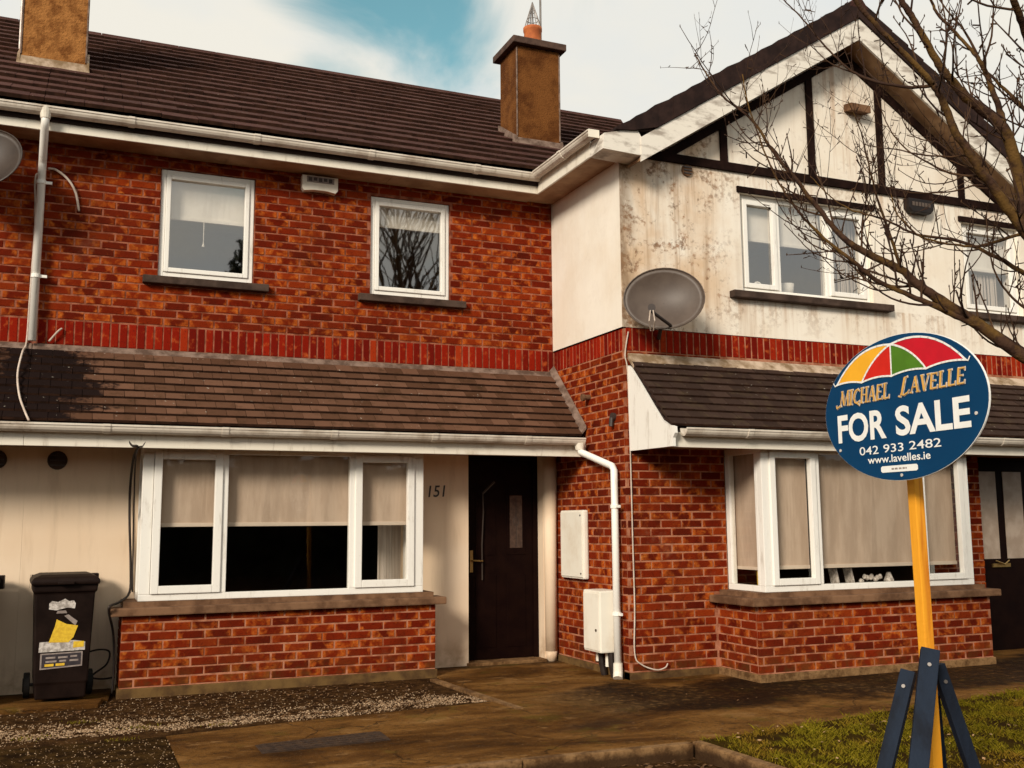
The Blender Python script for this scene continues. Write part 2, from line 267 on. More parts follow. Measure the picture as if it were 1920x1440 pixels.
def mk_conc():
    k = N('stained_concrete', 0.9, 0.06); o = k.xyz()
    col = k.ramp(k.noise(1.0, 8, 0.66, 0.5, stretch=(.75, 1.5, 1)), [(0.34, (0.036, 0.014, 0.003)), (0.45, (0.098, 0.040, 0.008)), (0.55, (0.180, 0.082, 0.020)), (0.68, (0.32, 0.175, 0.065))])
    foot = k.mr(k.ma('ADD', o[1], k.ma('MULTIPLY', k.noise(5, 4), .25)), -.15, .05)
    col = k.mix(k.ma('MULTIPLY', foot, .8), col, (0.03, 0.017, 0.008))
    col = k.mix(k.mr(k.noise(11, 8, 0.75), 0.50, 0.64, 0, 0.62), col, (0.040, 0.018, 0.006))
    col = k.mix(k.mr(k.noise(34, 6, 0.75), 0.52, 0.66, 0, 0.5), col, (0.045, 0.020, 0.007))
    vo = k.n('ShaderNodeTexVoronoi', feature='DISTANCE_TO_EDGE'); vo.inputs['Scale'].default_value = .85; wv = k.n('ShaderNodeVectorMath', operation='ADD'); nv = k.n('ShaderNodeTexNoise'); nv.inputs['Scale'].default_value = 3.0; nv.inputs['Detail'].default_value = 6; k.l(k.pos(), nv.inputs['Vector']); sv = k.n('ShaderNodeVectorMath', operation='SCALE'); sv.inputs['Scale'].default_value = .35; k.l(nv.outputs[1], sv.inputs[0]); k.l(k.pos(), wv.inputs[0]); k.l(sv.outputs[0], wv.inputs[1]); k.l(wv.outputs[0], vo.inputs['Vector'])
    col = k.mix(k.ma('MULTIPLY', k.mr(vo.outputs['Distance'], .002, .009, .7, 0.0), k.mr(k.noise(1.4, 3), .42, .58)), col, (0.014, 0.006, 0.002))
    col = k.mix(k.mr(k.noise(4.5, 7, 0.7, stretch=(1, 1.8, 1)), 0.58, 0.68, 0, 0.65), col, (0.27, 0.145, 0.055))
    col = k.mix(k.mr(k.noise(70, 3, 0.6), 0.64, 0.75, 0, 0.6), col, (0.40, 0.27, 0.15))
    col = k.mix(k.mr(k.noise(3.1, 5, 0.6), 0.56, 0.70, 0, 0.45), col, (0.11, 0.075, 0.010))
    # damp, algae-dark belt along the foot of the right-hand house
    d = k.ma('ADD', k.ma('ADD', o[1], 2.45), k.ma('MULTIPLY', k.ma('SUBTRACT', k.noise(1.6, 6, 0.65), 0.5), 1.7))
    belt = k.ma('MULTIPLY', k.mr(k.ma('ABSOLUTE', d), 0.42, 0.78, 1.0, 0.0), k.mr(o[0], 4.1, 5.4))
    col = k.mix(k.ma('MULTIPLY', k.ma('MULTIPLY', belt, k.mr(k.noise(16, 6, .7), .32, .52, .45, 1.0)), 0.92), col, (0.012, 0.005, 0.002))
    k.col(col); k.bump(k.noise(55, 8, 0.75), 0.9, 0.014); k.rough(k.mr(k.noise(1.7, 4), 0.35, 0.65, 0.6, 0.95)); return k.m
M['conc'] = mk_conc()
def mk_kerb():
    k = N('kerb_concrete', .95, .15); col = k.mix(k.mr(k.noise(7, 7, .7), .38, .64), (0.26, 0.145, 0.062), (0.095, 0.045, 0.016)); o = k.xyz()
    d = k.ma('ADD', o[2], k.ma('MULTIPLY', k.ma('SUBTRACT', k.noise(9, 5, .65), .5), .10)); col = k.mix(k.mr(d, -.17, -.118, .9, 0.0), col, (0.035, 0.016, 0.006))
    k.col(k.mix(k.mr(k.noise(40, 5, .7), .5, .68, 0, .5), col, (0.05, 0.024, 0.009))); k.bump(k.noise(60, 6, .7), .9, .012); return k.m
M['kerb'] = mk_kerb()
M['soil'] = mk_simple('dark_soil', (0.026, 0.012, 0.005), (0.070, 0.034, 0.012), 12, 0.98, 0.02, 1.0, 50, bd=0.02, detail=8)
M['tarmac'] = mk_simple('mossy_tarmac', (0.016, 0.008, 0.003), (0.052, 0.027, 0.008), 9, 0.95, 0.02, 1.0, 80, bd=0.012, detail=8)
M['cover'] = mk_simple('rusty_drain_cover', (0.028, 0.014, 0.008), (0.055, 0.028, 0.013), 20, 0.8, 0.3, 0.7, 120)
def mk_pebble():
    k = N('pebbles', 0.95, 0.05); k.col(k.ramp(k.noise(45, 2), [(0.33, (0.07, 0.036, 0.016)), (0.47, (0.22, 0.135, 0.075)), (0.64, (0.45, 0.32, 0.205))])); return k.m
M['pebble'] = mk_pebble()
M['litter'] = mk_simple('leaf_litter', (0.17, 0.085, 0.03), (0.06, 0.027, 0.012), 30, 0.9)
M['paleleaf'] = mk_simple('pale_dead_leaf', (0.52, 0.33, 0.17), (0.34, 0.18, 0.08), 30, 0.9)
def mk_grass():
    k = N('grass_blade', 0.85, 0.05); k.col(k.mix(k.mr(k.noise(2.6, 5, .6), .48, .66, 0, .75), k.ramp(k.noise(110, 2), [(0.3, (0.045, 0.042, 0.002)), (0.5, (0.125, 0.10, 0.004)), (0.68, (0.24, 0.17, 0.018))]), (0.17, 0.085, 0.012))); return k.m
    k.col(k.mix(k.noise(1.8, 4), k.ramp(k.noise(60, 2), [(0.3, (0.070, 0.055, 0.002)), (0.7, (0.19, 0.145, 0.006))]), (0.19, 0.11, 0.008))); return k.m
M['grass'] = mk_grass()
M['turf'] = mk_simple('turf_soil', (0.038, 0.023, 0.003), (0.024, 0.012, 0.003), 6, 0.98, 0.02)
M['hedge'] = mk_simple('evergreen_leaf', (0.030, 0.040, 0.014), (0.016, 0.022, 0.008), 6, 0.8)
def mk_glass(name, ior):
    m_ = bpy.data.materials.new(name); m_.use_nodes = True; t = m_.node_tree; t.nodes.clear()
    tr = t.nodes.new('ShaderNodeBsdfTransparent'); gl = t.nodes.new('ShaderNodeBsdfGlossy'); gl.inputs['Roughness'].default_value = 0.02
    tr.inputs['Color'].default_value = (0.94, 0.93, 0.90, 1)
    fr = t.nodes.new('ShaderNodeFresnel'); gq = t.nodes.new('ShaderNodeNewGeometry'); mq = t.nodes.new('ShaderNodeMix'); mq.inputs[2].default_value = ior; mq.inputs[3].default_value = 1 / ior; t.links.new(gq.outputs['Backfacing'], mq.inputs[0]); t.links.new(mq.outputs[0], fr.inputs['IOR'])
    mx = t.nodes.new('ShaderNodeMixShader'); ou = t.nodes.new('ShaderNodeOutputMaterial')
    bp = t.nodes.new('ShaderNodeBump'); bp.inputs['Strength'].default_value = 0.02; bp.inputs['Distance'].default_value = 0.02
    nz = t.nodes.new('ShaderNodeTexNoise'); nz.inputs['Scale'].default_value = 2.2; t.links.new(nz.outputs[0], bp.inputs['Height']); t.links.new(bp.outputs[0], gl.inputs['Normal'])
    t.links.new(fr.outputs[0], mx.inputs[0]); t.links.new(tr.outputs[0], mx.inputs[1]); t.links.new(gl.outputs[0], mx.inputs[2]); t.links.new(mx.outputs[0], ou.inputs[0]); return m_
M['glass'] = mk_glass('window_glass', 1.55); M['coated'] = mk_glass('coated_double_glazing', 3.2)

# ------------------------------------------------------------------ mesh helpers
COL = SC.collection; WL = {}
def vec(p): return Vector(p)
class B:
    def __init__(s): s.v = []; s.f = []; s.mi = []
    def add(s, vs, fs, mi=0):
        o = len(s.v); s.v += [tuple(p) for p in vs]; s.f += [tuple(i + o for i in f) for f in fs]; s.mi += [mi] * len(fs); return s
    def box(s, x0, x1, y0, y1, z0, z1, mi=0):
        if x0 > x1: x0, x1 = x1, x0
        if y0 > y1: y0, y1 = y1, y0
        if z0 > z1: z0, z1 = z1, z0
        return s.add([(x0, y0, z0), (x1, y0, z0), (x1, y1, z0), (x0, y1, z0), (x0, y0, z1), (x1, y0, z1), (x1, y1, z1), (x0, y1, z1)],
                     [(0, 3, 2, 1), (4, 5, 6, 7), (0, 1, 5, 4), (1, 2, 6, 5), (2, 3, 7, 6), (3, 0, 4, 7)], mi)
    def prism(s, pts, d, mi=0):
        """closed outline pts (3D) pushed along vector d"""
        n = len(pts); d = Vector(d); a = [Vector(p) for p in pts]
        return s.add(a + [p + d for p in a], [tuple(range(n - 1, -1, -1)), tuple(range(n, 2 * n))] + [(i, (i + 1) % n, n + (i + 1) % n, n + i) for i in range(n)], mi)
    def obox(s, c, ax, ay, az, mi=0):
        """oriented box from centre and three half-axis vectors"""
        c, ax, ay, az = map(Vector, (c, ax, ay, az)); vs = [c + ax * i + ay * j + az * k for k in (-1, 1) for j in (-1, 1) for i in (-1, 1)]
        return s.add(vs, [(0, 2, 3, 1), (4, 5, 7, 6), (0, 1, 5, 4), (1, 3, 7, 5), (3, 2, 6, 7), (2, 0, 4, 6)], mi)
    def tube(s, pts, rad, n=8, cap=True, mi=0):
        pts = [Vector(p) for p in pts]; k = len(pts); rad = rad if hasattr(rad, '__len__') else [rad] * k
        o = len(s.v); pu = None
        for i, p in enumerate(pts):
            t = (pts[min(i + 1, k - 1)] - pts[max(i - 1, 0)]); t = t.normalized() if t.length > 1e-9 else Vector((0, 0, 1))
            if pu is None: pu = t.orthogonal().normalized()
            else: pu = pu - t * pu.dot(t); pu = pu.normalized() if pu.length > 1e-6 else t.orthogonal().normalized()
            w = t.cross(pu)
            for j in range(n):
                a = 2 * math.pi * j / n; s.v.append(tuple(p + (pu * math.cos(a) + w * math.sin(a)) * rad[i]))
        for i in range(k - 1):
            for j in range(n):
                s.f.append((o + i * n + j, o + i * n + (j + 1) % n, o + (i + 1) * n + (j + 1) % n, o + (i + 1) * n + j)); s.mi.append(mi)
        if cap:
            s.f.append(tuple(o + j for j in range(n - 1, -1, -1))); s.mi.append(mi); s.f.append(tuple(o + (k - 1) * n + j for j in range(n))); s.mi.append(mi)
        return s
    def lathe(s, c, prof, n=20, mi=0):
        c = Vector(c); o = len(s.v)
        for r, z in prof:
            for j in range(n): a = 2 * math.pi * j / n; s.v.append((c.x + r * math.cos(a), c.y + r * math.sin(a), c.z + z))
        for i in range(len(prof) - 1):
            for j in range(n): s.f.append((o + i * n + j, o + i * n + (j + 1) % n, o + (i + 1) * n + (j + 1) % n, o + (i + 1) * n + j)); s.mi.append(mi)
        return s
    def build(s, name, mat, parent=None, smooth=False, bevel=0.0, kind=None, label=None):
        a = np.array(s.v); c = (a.min(0) + a.max(0)) / 2
        me = bpy.data.meshes.new(name); me.from_pydata([tuple(q) for q in (a - c)], [], s.f)
        mats = mat if isinstance(mat, (list, tuple)) else [mat]
        for q in mats: me.materials.append(M[q] if isinstance(q, str) else q)
        if len(mats) > 1: me.polygons.foreach_set('material_index', s.mi)
        bm = bmesh.new(); bm.from_mesh(me); bmesh.ops.recalc_face_normals(bm, faces=bm.faces)
        if bevel: bmesh.ops.bevel(bm, geom=[e for e in bm.edges if len(e.link_faces) == 2 and e.calc_face_angle() > 0.5], offset=bevel, segments=2, affect='EDGES', profile=0.6)
        bm.to_mesh(me); bm.free()
        if smooth: me.polygons.foreach_set('use_smooth', [True] * len(me.polygons))
        return link(name, me, Vector(c), parent, kind, label)
def link(name, me, world, parent=None, kind=None, label=None, rot=None):
    o = bpy.data.objects.new(name, me); COL.objects.link(o); world = Vector(world)
    o.location = world - (WL[parent.name] if parent else Vector()); WL[o.name] = world
    if parent: o.parent = parent
    if rot: o.rotation_euler = rot
    if kind: o['kind'] = kind
    if label: o['label'] = label
    return o
def tag(o, label, cat, group=None):
    o['label'] = label; o['category'] = cat
    if group: o['group'] = group
    return o
def thing(name, loc, label, cat, group=None):
    o = bpy.data.objects.new(name, None); COL.objects.link(o); o.empty_display_size = 0.2; o.location = loc; WL[o.name] = Vector(loc); return tag(o, label, cat, group)
def text_mesh(body, offset=0.0, shear=0.0, spacing=1.0):
    """flat outline letters from the built-in font, as (verts2d, faces) scaled to a unit box"""
    c = bpy.data.curves.new('lettering', 'FONT'); c.body = body; c.offset = offset; c.shear = shear; c.resolution_u = 4; c.space_character = spacing; c.fill_mode = 'FRONT'
    o = bpy.data.objects.new('lettering', c); COL.objects.link(o); bpy.context.view_layer.update()
    me = bpy.data.meshes.new_from_object(o); bpy.data.objects.remove(o); bpy.data.curves.remove(c)
    a = np.array([v.co[:2] for v in me.vertices]); f = [tuple(p.vertices) for p in me.polygons]; bpy.data.meshes.remove(me)
    lo, hi = a.min(0), a.max(0); return (a - lo) / (hi - lo), f
def letters(b, body, org, ex, ey, w, h, mi=0, **k):
    a, f = text_mesh(body, **k); org, ex, ey = map(Vector, (org, ex, ey))
    b.add([org + ex * (p[0] * w) + ey * (p[1] * h) for p in a], f, mi)

# ------------------------------------------------------------------ main dimensions
G = -0.125                      # ground at the walls
XC = 5.77; GY = -1.511          # inner corner, gable front
YB = -0.506; YF = -0.45         # left bay brick / frame
RB = -2.14; RF = -2.08          # right bay brick / frame
house = thing('terrace_house', (3.2, 1.5, G), 'red brick terraced house with bay window, dark front door and brown tiled lean-to roof', 'house', 'terraced houses')
neigh = thing('terrace_house', (-0.4, 1.5, G), 'house cut off at the left edge, cream ground floor behind the leftmost bin', 'house', 'terraced houses')
gable = thing('gabled_house', (8.5, 1.0, G), 'projecting gabled house with stained white upper storey and black half-timbering', 'house')

# ------------------------------------------------------------------ brickwork
def brick_mesh(L, H, cache={}):
    k = (round(L, 3), round(H, 3))
    if k not in cache:
        b = B(); x, z, c = L / 2, H / 2, 0.004
        def ring(y, i): return [(-x + i, y, -z + i), (x - i, y, -z + i), (x - i, y, z - i), (-x + i, y, z - i)]
        b.v = ring(0.028, 0) + ring(c, 0) + ring(0, c)
        q = lambda a_, b_: [(a_ + i, a_ + (i + 1) % 4, b_ + (i + 1) % 4, b_ + i) for i in range(4)]
        b.f = q(0, 4) + q(4, 8) + [(8, 9, 10, 11)]
        me = bpy.data.meshes.new('brick'); me.from_pydata(b.v, [], b.f); cache[k] = (me, b.v, b.f)
    return cache[k]
def lay(axis, const, u0, u1, z0, z1, holes=(), soldier=False):
    """pieces of one wall; axis 'x': wall in the xz plane facing -y at y=const; axis 'y': wall in the yz plane facing -x at x=const"""
    out = []
    def put(a, b_, za, zb):
        segs = [(a, b_)]
        for (h0, h1, hz0, hz1) in holes:
            if zb > hz0 + 0.004 and za < hz1 - 0.004:
                ns = []
                for s0, s1 in segs:
                    if s1 <= h0 or s0 >= h1: ns.append((s0, s1)); continue
                    if s0 < h0 - 0.004: ns.append((s0, h0 - 0.004))
                    if s1 > h1 + 0.004: ns.append((h1 + 0.004, s1))
                segs = ns
        for s0, s1 in segs:
            if s1 - s0 > 0.025: out.append(((s0 + s1) / 2, (za + zb) / 2, s1 - s0, zb - za))
    if soldier:
        i = math.floor((u0 + const) / 0.075) - 1
        while True:
            a = i * 0.075 + 0.005 - const; i += 1
            if a > u1: break
            a0, a1 = max(a, u0), min(a + 0.065, u1)
            if a1 - a0 > 0.012: put(a0, a1, z0, z1)
    else:
        r0 = math.ceil((z0 - Z0 - 0.04) / CH); r1 = math.floor((z1 - Z0) / CH + 0.3)
        for r in range(r0, r1):
            za = max(Z0 + r * CH + 0.006, z0); zb = min(za + 0.063, z1)
            if zb - za < 0.02: continue
            i = math.floor((u0 + const) / BL) - 1
            while True:
                a = i * BL + (r % 2) * BL / 2 + 0.006 - const; i += 1
                if a > u1: break
                a0, a1 = max(a, u0), min(a + BL - 0.012, u1)
                if a1 - a0 > 0.02: put(a0, a1, za, zb)
    res = []
    for u, z, L, H in out:
        j = random.uniform(-0.0015, 0.001); L -= random.uniform(0, .006); u += random.uniform(-.002, .002); H = round(H - random.choice((0, 0, .002, .003)), 3); z += random.uniform(-.0015, .0015)
        if axis == 'x': res.append((Vector((u, const + j, z)), L, H, 0.0))
        else: res.append((Vector((const + j, u, z)), L, H, -math.pi / 2))
    return res
def place_bricks(pieces, parent, name, mat, stuffname, limit=300):
    pieces = sorted(pieces, key=lambda p: (p[0] - CAM).length)
    for p, L, H, r in pieces[:limit]:
        me, _, _ = brick_mesh(L, H)
        if not me.materials: me.materials.append(M[mat])
        elif me.materials[0] != M[mat]:
            me = me.copy(); me.materials.clear(); me.materials.append(M[mat])
        link(name, me, p, parent, rot=(random.uniform(-.006, .006), random.uniform(-.006, .006), r))
    if len(pieces) > limit:
        b = B()
        for p, L, H, r in pieces[limit:]:
            _, v, f = brick_mesh(L, H); R_ = Matrix.Rotation(r, 3, 'Z'); b.add([R_ @ Vector(q) + p for q in v], f)
        b.build(stuffname, mat, parent, kind='stuff')
def holed(b, axis, c0, c1, u0, u1, z0, z1, holes):
    us = sorted({u0, u1, *[h for q in holes for h in q[:2] if u0 < h < u1]}); zs = sorted({z0, z1, *[h for q in holes for h in q[2:] if z0 < h < z1]})
    for a, a1 in zip(us, us[1:]):
        # merge vertical runs
        run = None
        for z, z_1 in zip(zs, zs[1:]):
            mid = ((a + a1) / 2, (z + z_1) / 2); inh = any(h[0] < mid[0] < h[1] and h[2] < mid[1] < h[3] for h in holes)
            if inh:
                if run: (b.box(a, a1, c0, c1, *run) if axis == 'x' else b.box(c0, c1, a, a1, *run)); run = None
            else: run = (run[0], z_1) if run else (z, z_1)
        if run: (b.box(a, a1, c0, c1, *run) if axis == 'x' else b.box(c0, c1, a, a1, *run))
W1 = (1.731, 2.595, 3.552, 4.594); W2 = (3.745, 4.591, 3.545, 4.575)
XP = 0.72                                       # party line between the two terraced houses
SB, ST = 2.868, 3.084                           # soldier course
up = lay('x', 0.0, XP, XC - 0.012, ST + 0.01, 4.735, (W1, W2))
bay = lay('x', YB, 1.52, 4.27, Z0, 0.535)
bay += lay('y', 1.52, YB + 0.034, 0.0, Z0, 0.535)
place_bricks(up + bay, house, 'brick', 'brick', 'brickwork')
place_bricks(lay('x', 0.0, XP, XC - 0.012, SB, ST, soldier=True), house, 'soldier_brick', 'soldier', 'soldier_course')
place_bricks(lay('x', 0.0, -2.6, XP - 0.01, ST + 0.01, 4.735), neigh, 'brick', 'brick', 'brickwork')
place_bricks(lay('x', 0.0, -2.6, XP - 0.01, SB, ST, soldier=True), neigh, 'soldier_brick', 'soldier', 'soldier_course')
rb = lay('y', XC, GY + 0.034, -0.0, Z0, SB - 0.01)
rb += lay('x', GY, XC, 6.838, Z0, SB - 0.01, ((6.70, 6.9, -1, .60),)) + lay('x', GY, 9.36, 10.13, Z0, 2.2)
rb += lay('x', RB, 6.71, 9.48, Z0, 0.535) + lay('y', 6.71, RB + 0.034, GY, Z0, 0.535)
place_bricks(rb, gable, 'brick', 'brick', 'brickwork')
place_bricks(lay('y', XC, GY + .034, 0.0, SB, ST, soldier=True) + lay('x', GY, XC, 11.29, SB, ST, soldier=True), gable, 'soldier_brick', 'soldier', 'soldier_course')
# mortar backing walls
b = B(); holed(b, 'x', 0.004, 0.26, XP, 5.9, 2.80, 4.75, (W1, W2)); b.build('upper_wall', 'mortar_dark', house)
B().box(-2.6, XP - 0.001, 0.004, 0.26, 2.80, 4.75).build('upper_wall', 'mortar_dark', neigh)
b = B(); b.box(1.524, 4.267, YB + 0.004, -0.30, G - 0.1, 0.535); b.box(1.524, 1.70, -0.30, 0.02, G - 0.1, 0.53); b.box(4.15, 4.267, -0.30, 0.02, G - 0.1, 0.53); b.build('bay_wall', 'mortar', house)
B().box(1.505, 4.285, YB - 0.015, -0.2, G - 0.1, -0.058).build('plinth', 'plinth', house, bevel=0.008)
b = B(); b.box(XC + 0.004, XC + 0.2, GY + 0.2, 0.25, G - 0.1, SB - 0.02); b.box(XC + 0.004, 6.843, GY + 0.004, GY + 0.2, G - 0.1, 3.08); b.box(6.843, 9.37, GY + 0.004, GY + 0.2, 1.96, 3.08); b.box(9.37, 10.12, GY + 0.004, GY + 0.2, G - 0.1, 3.08); b.box(10.12, 11.29, GY + 0.004, GY + 0.2, 1.96, 3.08)
b.box(XC + 0.004, XC + 0.2, GY + 0.2, 0.25, SB - 0.02, 3.08); b.build('lower_wall', 'mortar', gable)
b = B(); b.box(6.714, 9.477, RB + 0.004, -1.9, G - 0.1, 0.535); b.box(6.714, 6.9, -1.9, GY + 0.01, G - 0.1, 0.53); b.box(9.3, 9.477, -1.9, GY + 0.01, G - 0.1, 0.53); b.build('bay_wall', 'mortar', gable)
b = B(); b.box(6.695, 9.495, RB - 0.015, -1.85, G - 0.1, -0.058); b.box(6.695, 6.85, -1.85, GY - 0.002, G - 0.1, -0.06); b.build('plinth', 'kerb', gable, bevel=0.008)
b = B(); b.box(XC - 0.012, XC + 0.1, GY + 0.0, 0.0, G - 0.1, -0.062); b.box(XC - 0.012, 6.69, GY - 0.012, GY + 0.1, G - 0.1, -0.064); b.build('wall_foot', 'plinth', gable)
# cream ground floor of the terrace
DX0, DX1 = 4.79, 5.62
b = B(); holed(b, 'x', 0.0, 0.25, XP, XC - 0.01, G - 0.1, 2.75, ((1.70, 4.11, 0.55, 1.98), (DX0, DX1, G - 0.2, 1.99))); b.build('ground_floor_wall', 'cream', house)
B().box(-2.6, XP - 0.001, 0.0, 0.25, G - 0.1, 2.75).build('ground_floor_wall', 'cream', neigh)
# ------------------------------------------------------------------ windows
def roomish(parent, x0, x1, y0, y1, z0, z1):
    b = B()
    b.box(x0 - .05, x0, y0, y1, z0, z1); b.box(x1, x1 + .05, y0, y1, z0, z1); b.box(x0 - .05, x1 + .05, y1, y1 + .05, z0, z1); b.box(x0 - .05, x1 + .05, y0, y1 + .05, z0 - .05, z0 - .001); b.box(x0 - .05, x1 + .05, y0, y1 + .05, z1 + .001, z1 + .05)
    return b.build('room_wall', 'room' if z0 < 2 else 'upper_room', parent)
def pane(parent, x0, x1, y, z0, z1, axis='x', mat='glass'):
    b = B(); b.add([(x0, y, z0), (x1, y, z0), (x1, y, z1), (x0, y, z1)] if axis == 'x' else [(y, x0, z0), (y, x0, z1), (y, x1, z1), (y, x1, z0)], [(0, 1, 2, 3)]); return b.build('pane', mat, parent)
def sash(parent, x0, x1, y, z0, z1, t=0.05, d=0.05, bot=None, name='sash'):
    bt = bot or t; b = B(); b.box(x0, x0 + t, y, y + d, z0, z1); b.box(x1 - t, x1, y, y + d, z0, z1); b.box(x0 + t, x1 - t, y, y + d, z0, z0 + bt); b.box(x0 + t, x1 - t, y, y + d, z1 - t, z1)
    return b.build(name, 'frame', parent, bevel=0.006)
def blind(parent, x0, x1, y, z0, z1, mat='blind', hem='blindhem'):
    b = B(); n = 14                        # a hanging cloth with slight waves
    for i in range(n):
        a, a1 = x0 + (x1 - x0) * i / n, x0 + (x1 - x0) * (i + 1) / n
        w = lambda q: 0.006 * math.sin(q * 9.1) + 0.004 * math.sin(q * 23)
        b.add([(a, y + w(a), z0), (a1, y + w(a1), z0), (a1, y, z1), (a, y, z1), (a, y + .003 + w(a), z0), (a1, y + .003 + w(a1), z0), (a1, y + .003, z1), (a, y + .003, z1)], [(0, 1, 2, 3), (7, 6, 5, 4), (0, 4, 5, 1), (3, 2, 6, 7)])
    o = b.build('roller_blind', mat, parent); B().box(x0, x1, y - 0.012, y + 0.014, z0 - 0.022, z0 + 0.012).build('hem_bar', hem, o, bevel=0.004)
def upper_window(w, bz, sillx, cord=None):
    x0, x1, z0, z1 = w; y = 0.03
    f = sash(house, x0 + .004, x1 - .004, y, z0 + 0.006, z1 - .003, 0.045, 0.07, 0.05, name='window')
    sash(f, x0 + .05, x1 - .05, y - 0.016, z0 + 0.058, z1 - .05, 0.042, 0.06)
    pane(f, x0 + .09, x1 - .09, y + 0.02, z0 + .10, z1 - .09, mat='coated')
    blind(f, x0 + .075, x1 - .075, y + 0.10, bz, z1 - .06, 'wblind', 'wblind')
    if cord: b = B(); b.tube([(cord, y + .095, bz), (cord, y + .095, bz - .22)], 0.004, 5); b.tube([(cord, y + .095, bz - .22), (cord, y + .095, bz - .26)], [.004, .014], 6); b.build('pull_cord', 'wblind', f)
    B().box(sillx[0], sillx[1], -0.075, 0.10, z0 - 0.075, z0 - 0.004).build('window_sill', 'darksill', house, bevel=0.008)
    roomish(house, x0 - .3, x1 + .3, 0.27, 2.6, z0 - .5, z1 + .12)
upper_window(W1, 4.165, (1.60, 2.735), 2.14); upper_window(W2, 4.31, (3.62, 4.745))
# left bay: frame front at YF, three lights and two glazed returns
ZF0, ZF1 = 0.642, 1.955
bw = B().box(1.644, 4.164, YF, YF + .07, ZF0, ZF0 + .055).box(1.644, 4.164, YF, YF + .07, ZF1 - .06, ZF1)
for a, c in ((1.644, 1.735), (2.300, 2.362), (3.452, 3.515), (4.075, 4.164)): bw.box(a, c, YF, YF + .07, ZF0 + .055, ZF1 - .06)
for xx in (1.644, 4.164 - .06): bw.box(xx, xx + .06, YF + .07, -.001, ZF0, ZF0 + .055).box(xx, xx + .06, YF + .07, -.001, ZF1 - .06, ZF1).box(xx, xx + .06, -.07, -.001, ZF0 + .055, ZF1 - .06)
bw = bw.build('bay_window', 'frame', house, bevel=0.006)
sash(bw, 1.738, 2.312, YF - .018, ZF0 + .058, ZF1 - .045, 0.066, .06); sash(bw, 3.503, 4.072, YF - .018, ZF0 + .058, ZF1 - .045, 0.066, .06)
for a, c in ((1.80, 2.25), (2.355, 3.46), (3.565, 4.01)): pane(bw, a, c, YF + .03, ZF0 + .05, ZF1 - .05)
pane(bw, YF + .06, -.06, 1.664, ZF0 + .05, ZF1 - .05, 'y'); pane(bw, YF + .06, -.06, 4.124, ZF0 + .05, ZF1 - .05, 'y')
for a, c in ((1.76, 2.30), (2.345, 3.47), (3.535, 4.05)): blind(bw, a, c, YF + .09 + .003 * a, 1.285, ZF1 - .03)
B().box(1.43, 4.36, YB - .06, -.30, .530, .598).build('bay_sill', 'sill', house, bevel=0.012)
b = B().box(1.53, 4.26, YB + .03, .02, .598, .641).build('bay_subsill', 'sill', house)
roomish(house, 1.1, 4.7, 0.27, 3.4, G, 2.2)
b = B()                                   # a pale curtain edge hanging at the right of the room
for i in range(15): b.box(3.88 + i * .017, 3.896 + i * .017, .10 + .006 * math.sin(i * 1.3), .112 + .006 * math.sin(i * 1.3), .60, 1.9)
b.build('curtain', 'curtain', house)
B().box(1.70, 4.11, -.36, .26, .602, .644).build('window_board', 'frame', house)
# right bay
rw = B().box(6.843, 9.353, RF, RF + .07, ZF0, ZF0 + .055).box(6.843, 9.353, RF, RF + .07, ZF1 - .06, ZF1)
for a, c in ((6.843, 6.945), (7.435, 7.50), (8.655, 8.72), (9.262, 9.353)): rw.box(a, c, RF, RF + .07, ZF0 + .055, ZF1 - .06)
for xx in (6.843, 9.353 - .06): rw.box(xx, xx + .06, RF + .07, GY - .001, ZF0, ZF0 + .055).box(xx, xx + .06, RF + .07, GY - .001, ZF1 - .06, ZF1).box(xx, xx + .06, GY - .065, GY - .001, ZF0 + .055, ZF1 - .06).box(xx, xx + .06, RF + .07, RF + .11, ZF0 + .055, ZF1 - .06)
rw = rw.build('bay_window', 'frame', gable, bevel=0.006)
sash(rw, 6.930, 7.448, RF - .018, ZF0 + .058, ZF1 - .045, .06, .06); sash(rw, 8.707, 9.270, RF - .018, ZF0 + .058, ZF1 - .045, .06, .06)
for a, c in ((6.98, 7.40), (7.49, 8.665), (8.76, 9.22)): pane(rw, a, c, RF + .03, ZF0 + .05, ZF1 - .05)
pane(rw, RF + .10, GY - .06, 6.866, ZF0 + .05, ZF1 - .05, 'y'); pane(rw, RF + .10, GY - .06, 9.31, ZF0 + .05, ZF1 - .05, 'y')
for a, c in ((6.97, 7.43), (7.485, 8.67), (8.735, 9.25)): blind(rw, a, c, RF + .09 + .003 * a, .858, ZF1 - .03)
b = B(); b.box(6.925, 6.929, RF + .12, GY + .02, .85, ZF1 - .03); o = b.build('roller_blind', 'blind', rw); B().box(6.918, 6.936, RF + .12, GY + .02, .83, .858).build('hem_bar', 'blindhem', o)
b = B().box(6.62, 9.575, RB - .06, -1.93, .530, .598).box(6.62, 6.80, -1.93, GY - .002, .530, .598).build('bay_sill', 'sill', gable, bevel=0.012)
B().box(6.74, 9.46, RB + .03, GY, .598, .641).build('bay_subsill', 'sill', gable)
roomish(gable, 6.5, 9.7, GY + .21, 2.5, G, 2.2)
B().box(6.91, 9.29, RF + .075, GY + .25, .602, .644).build('window_board', 'frame', gable)
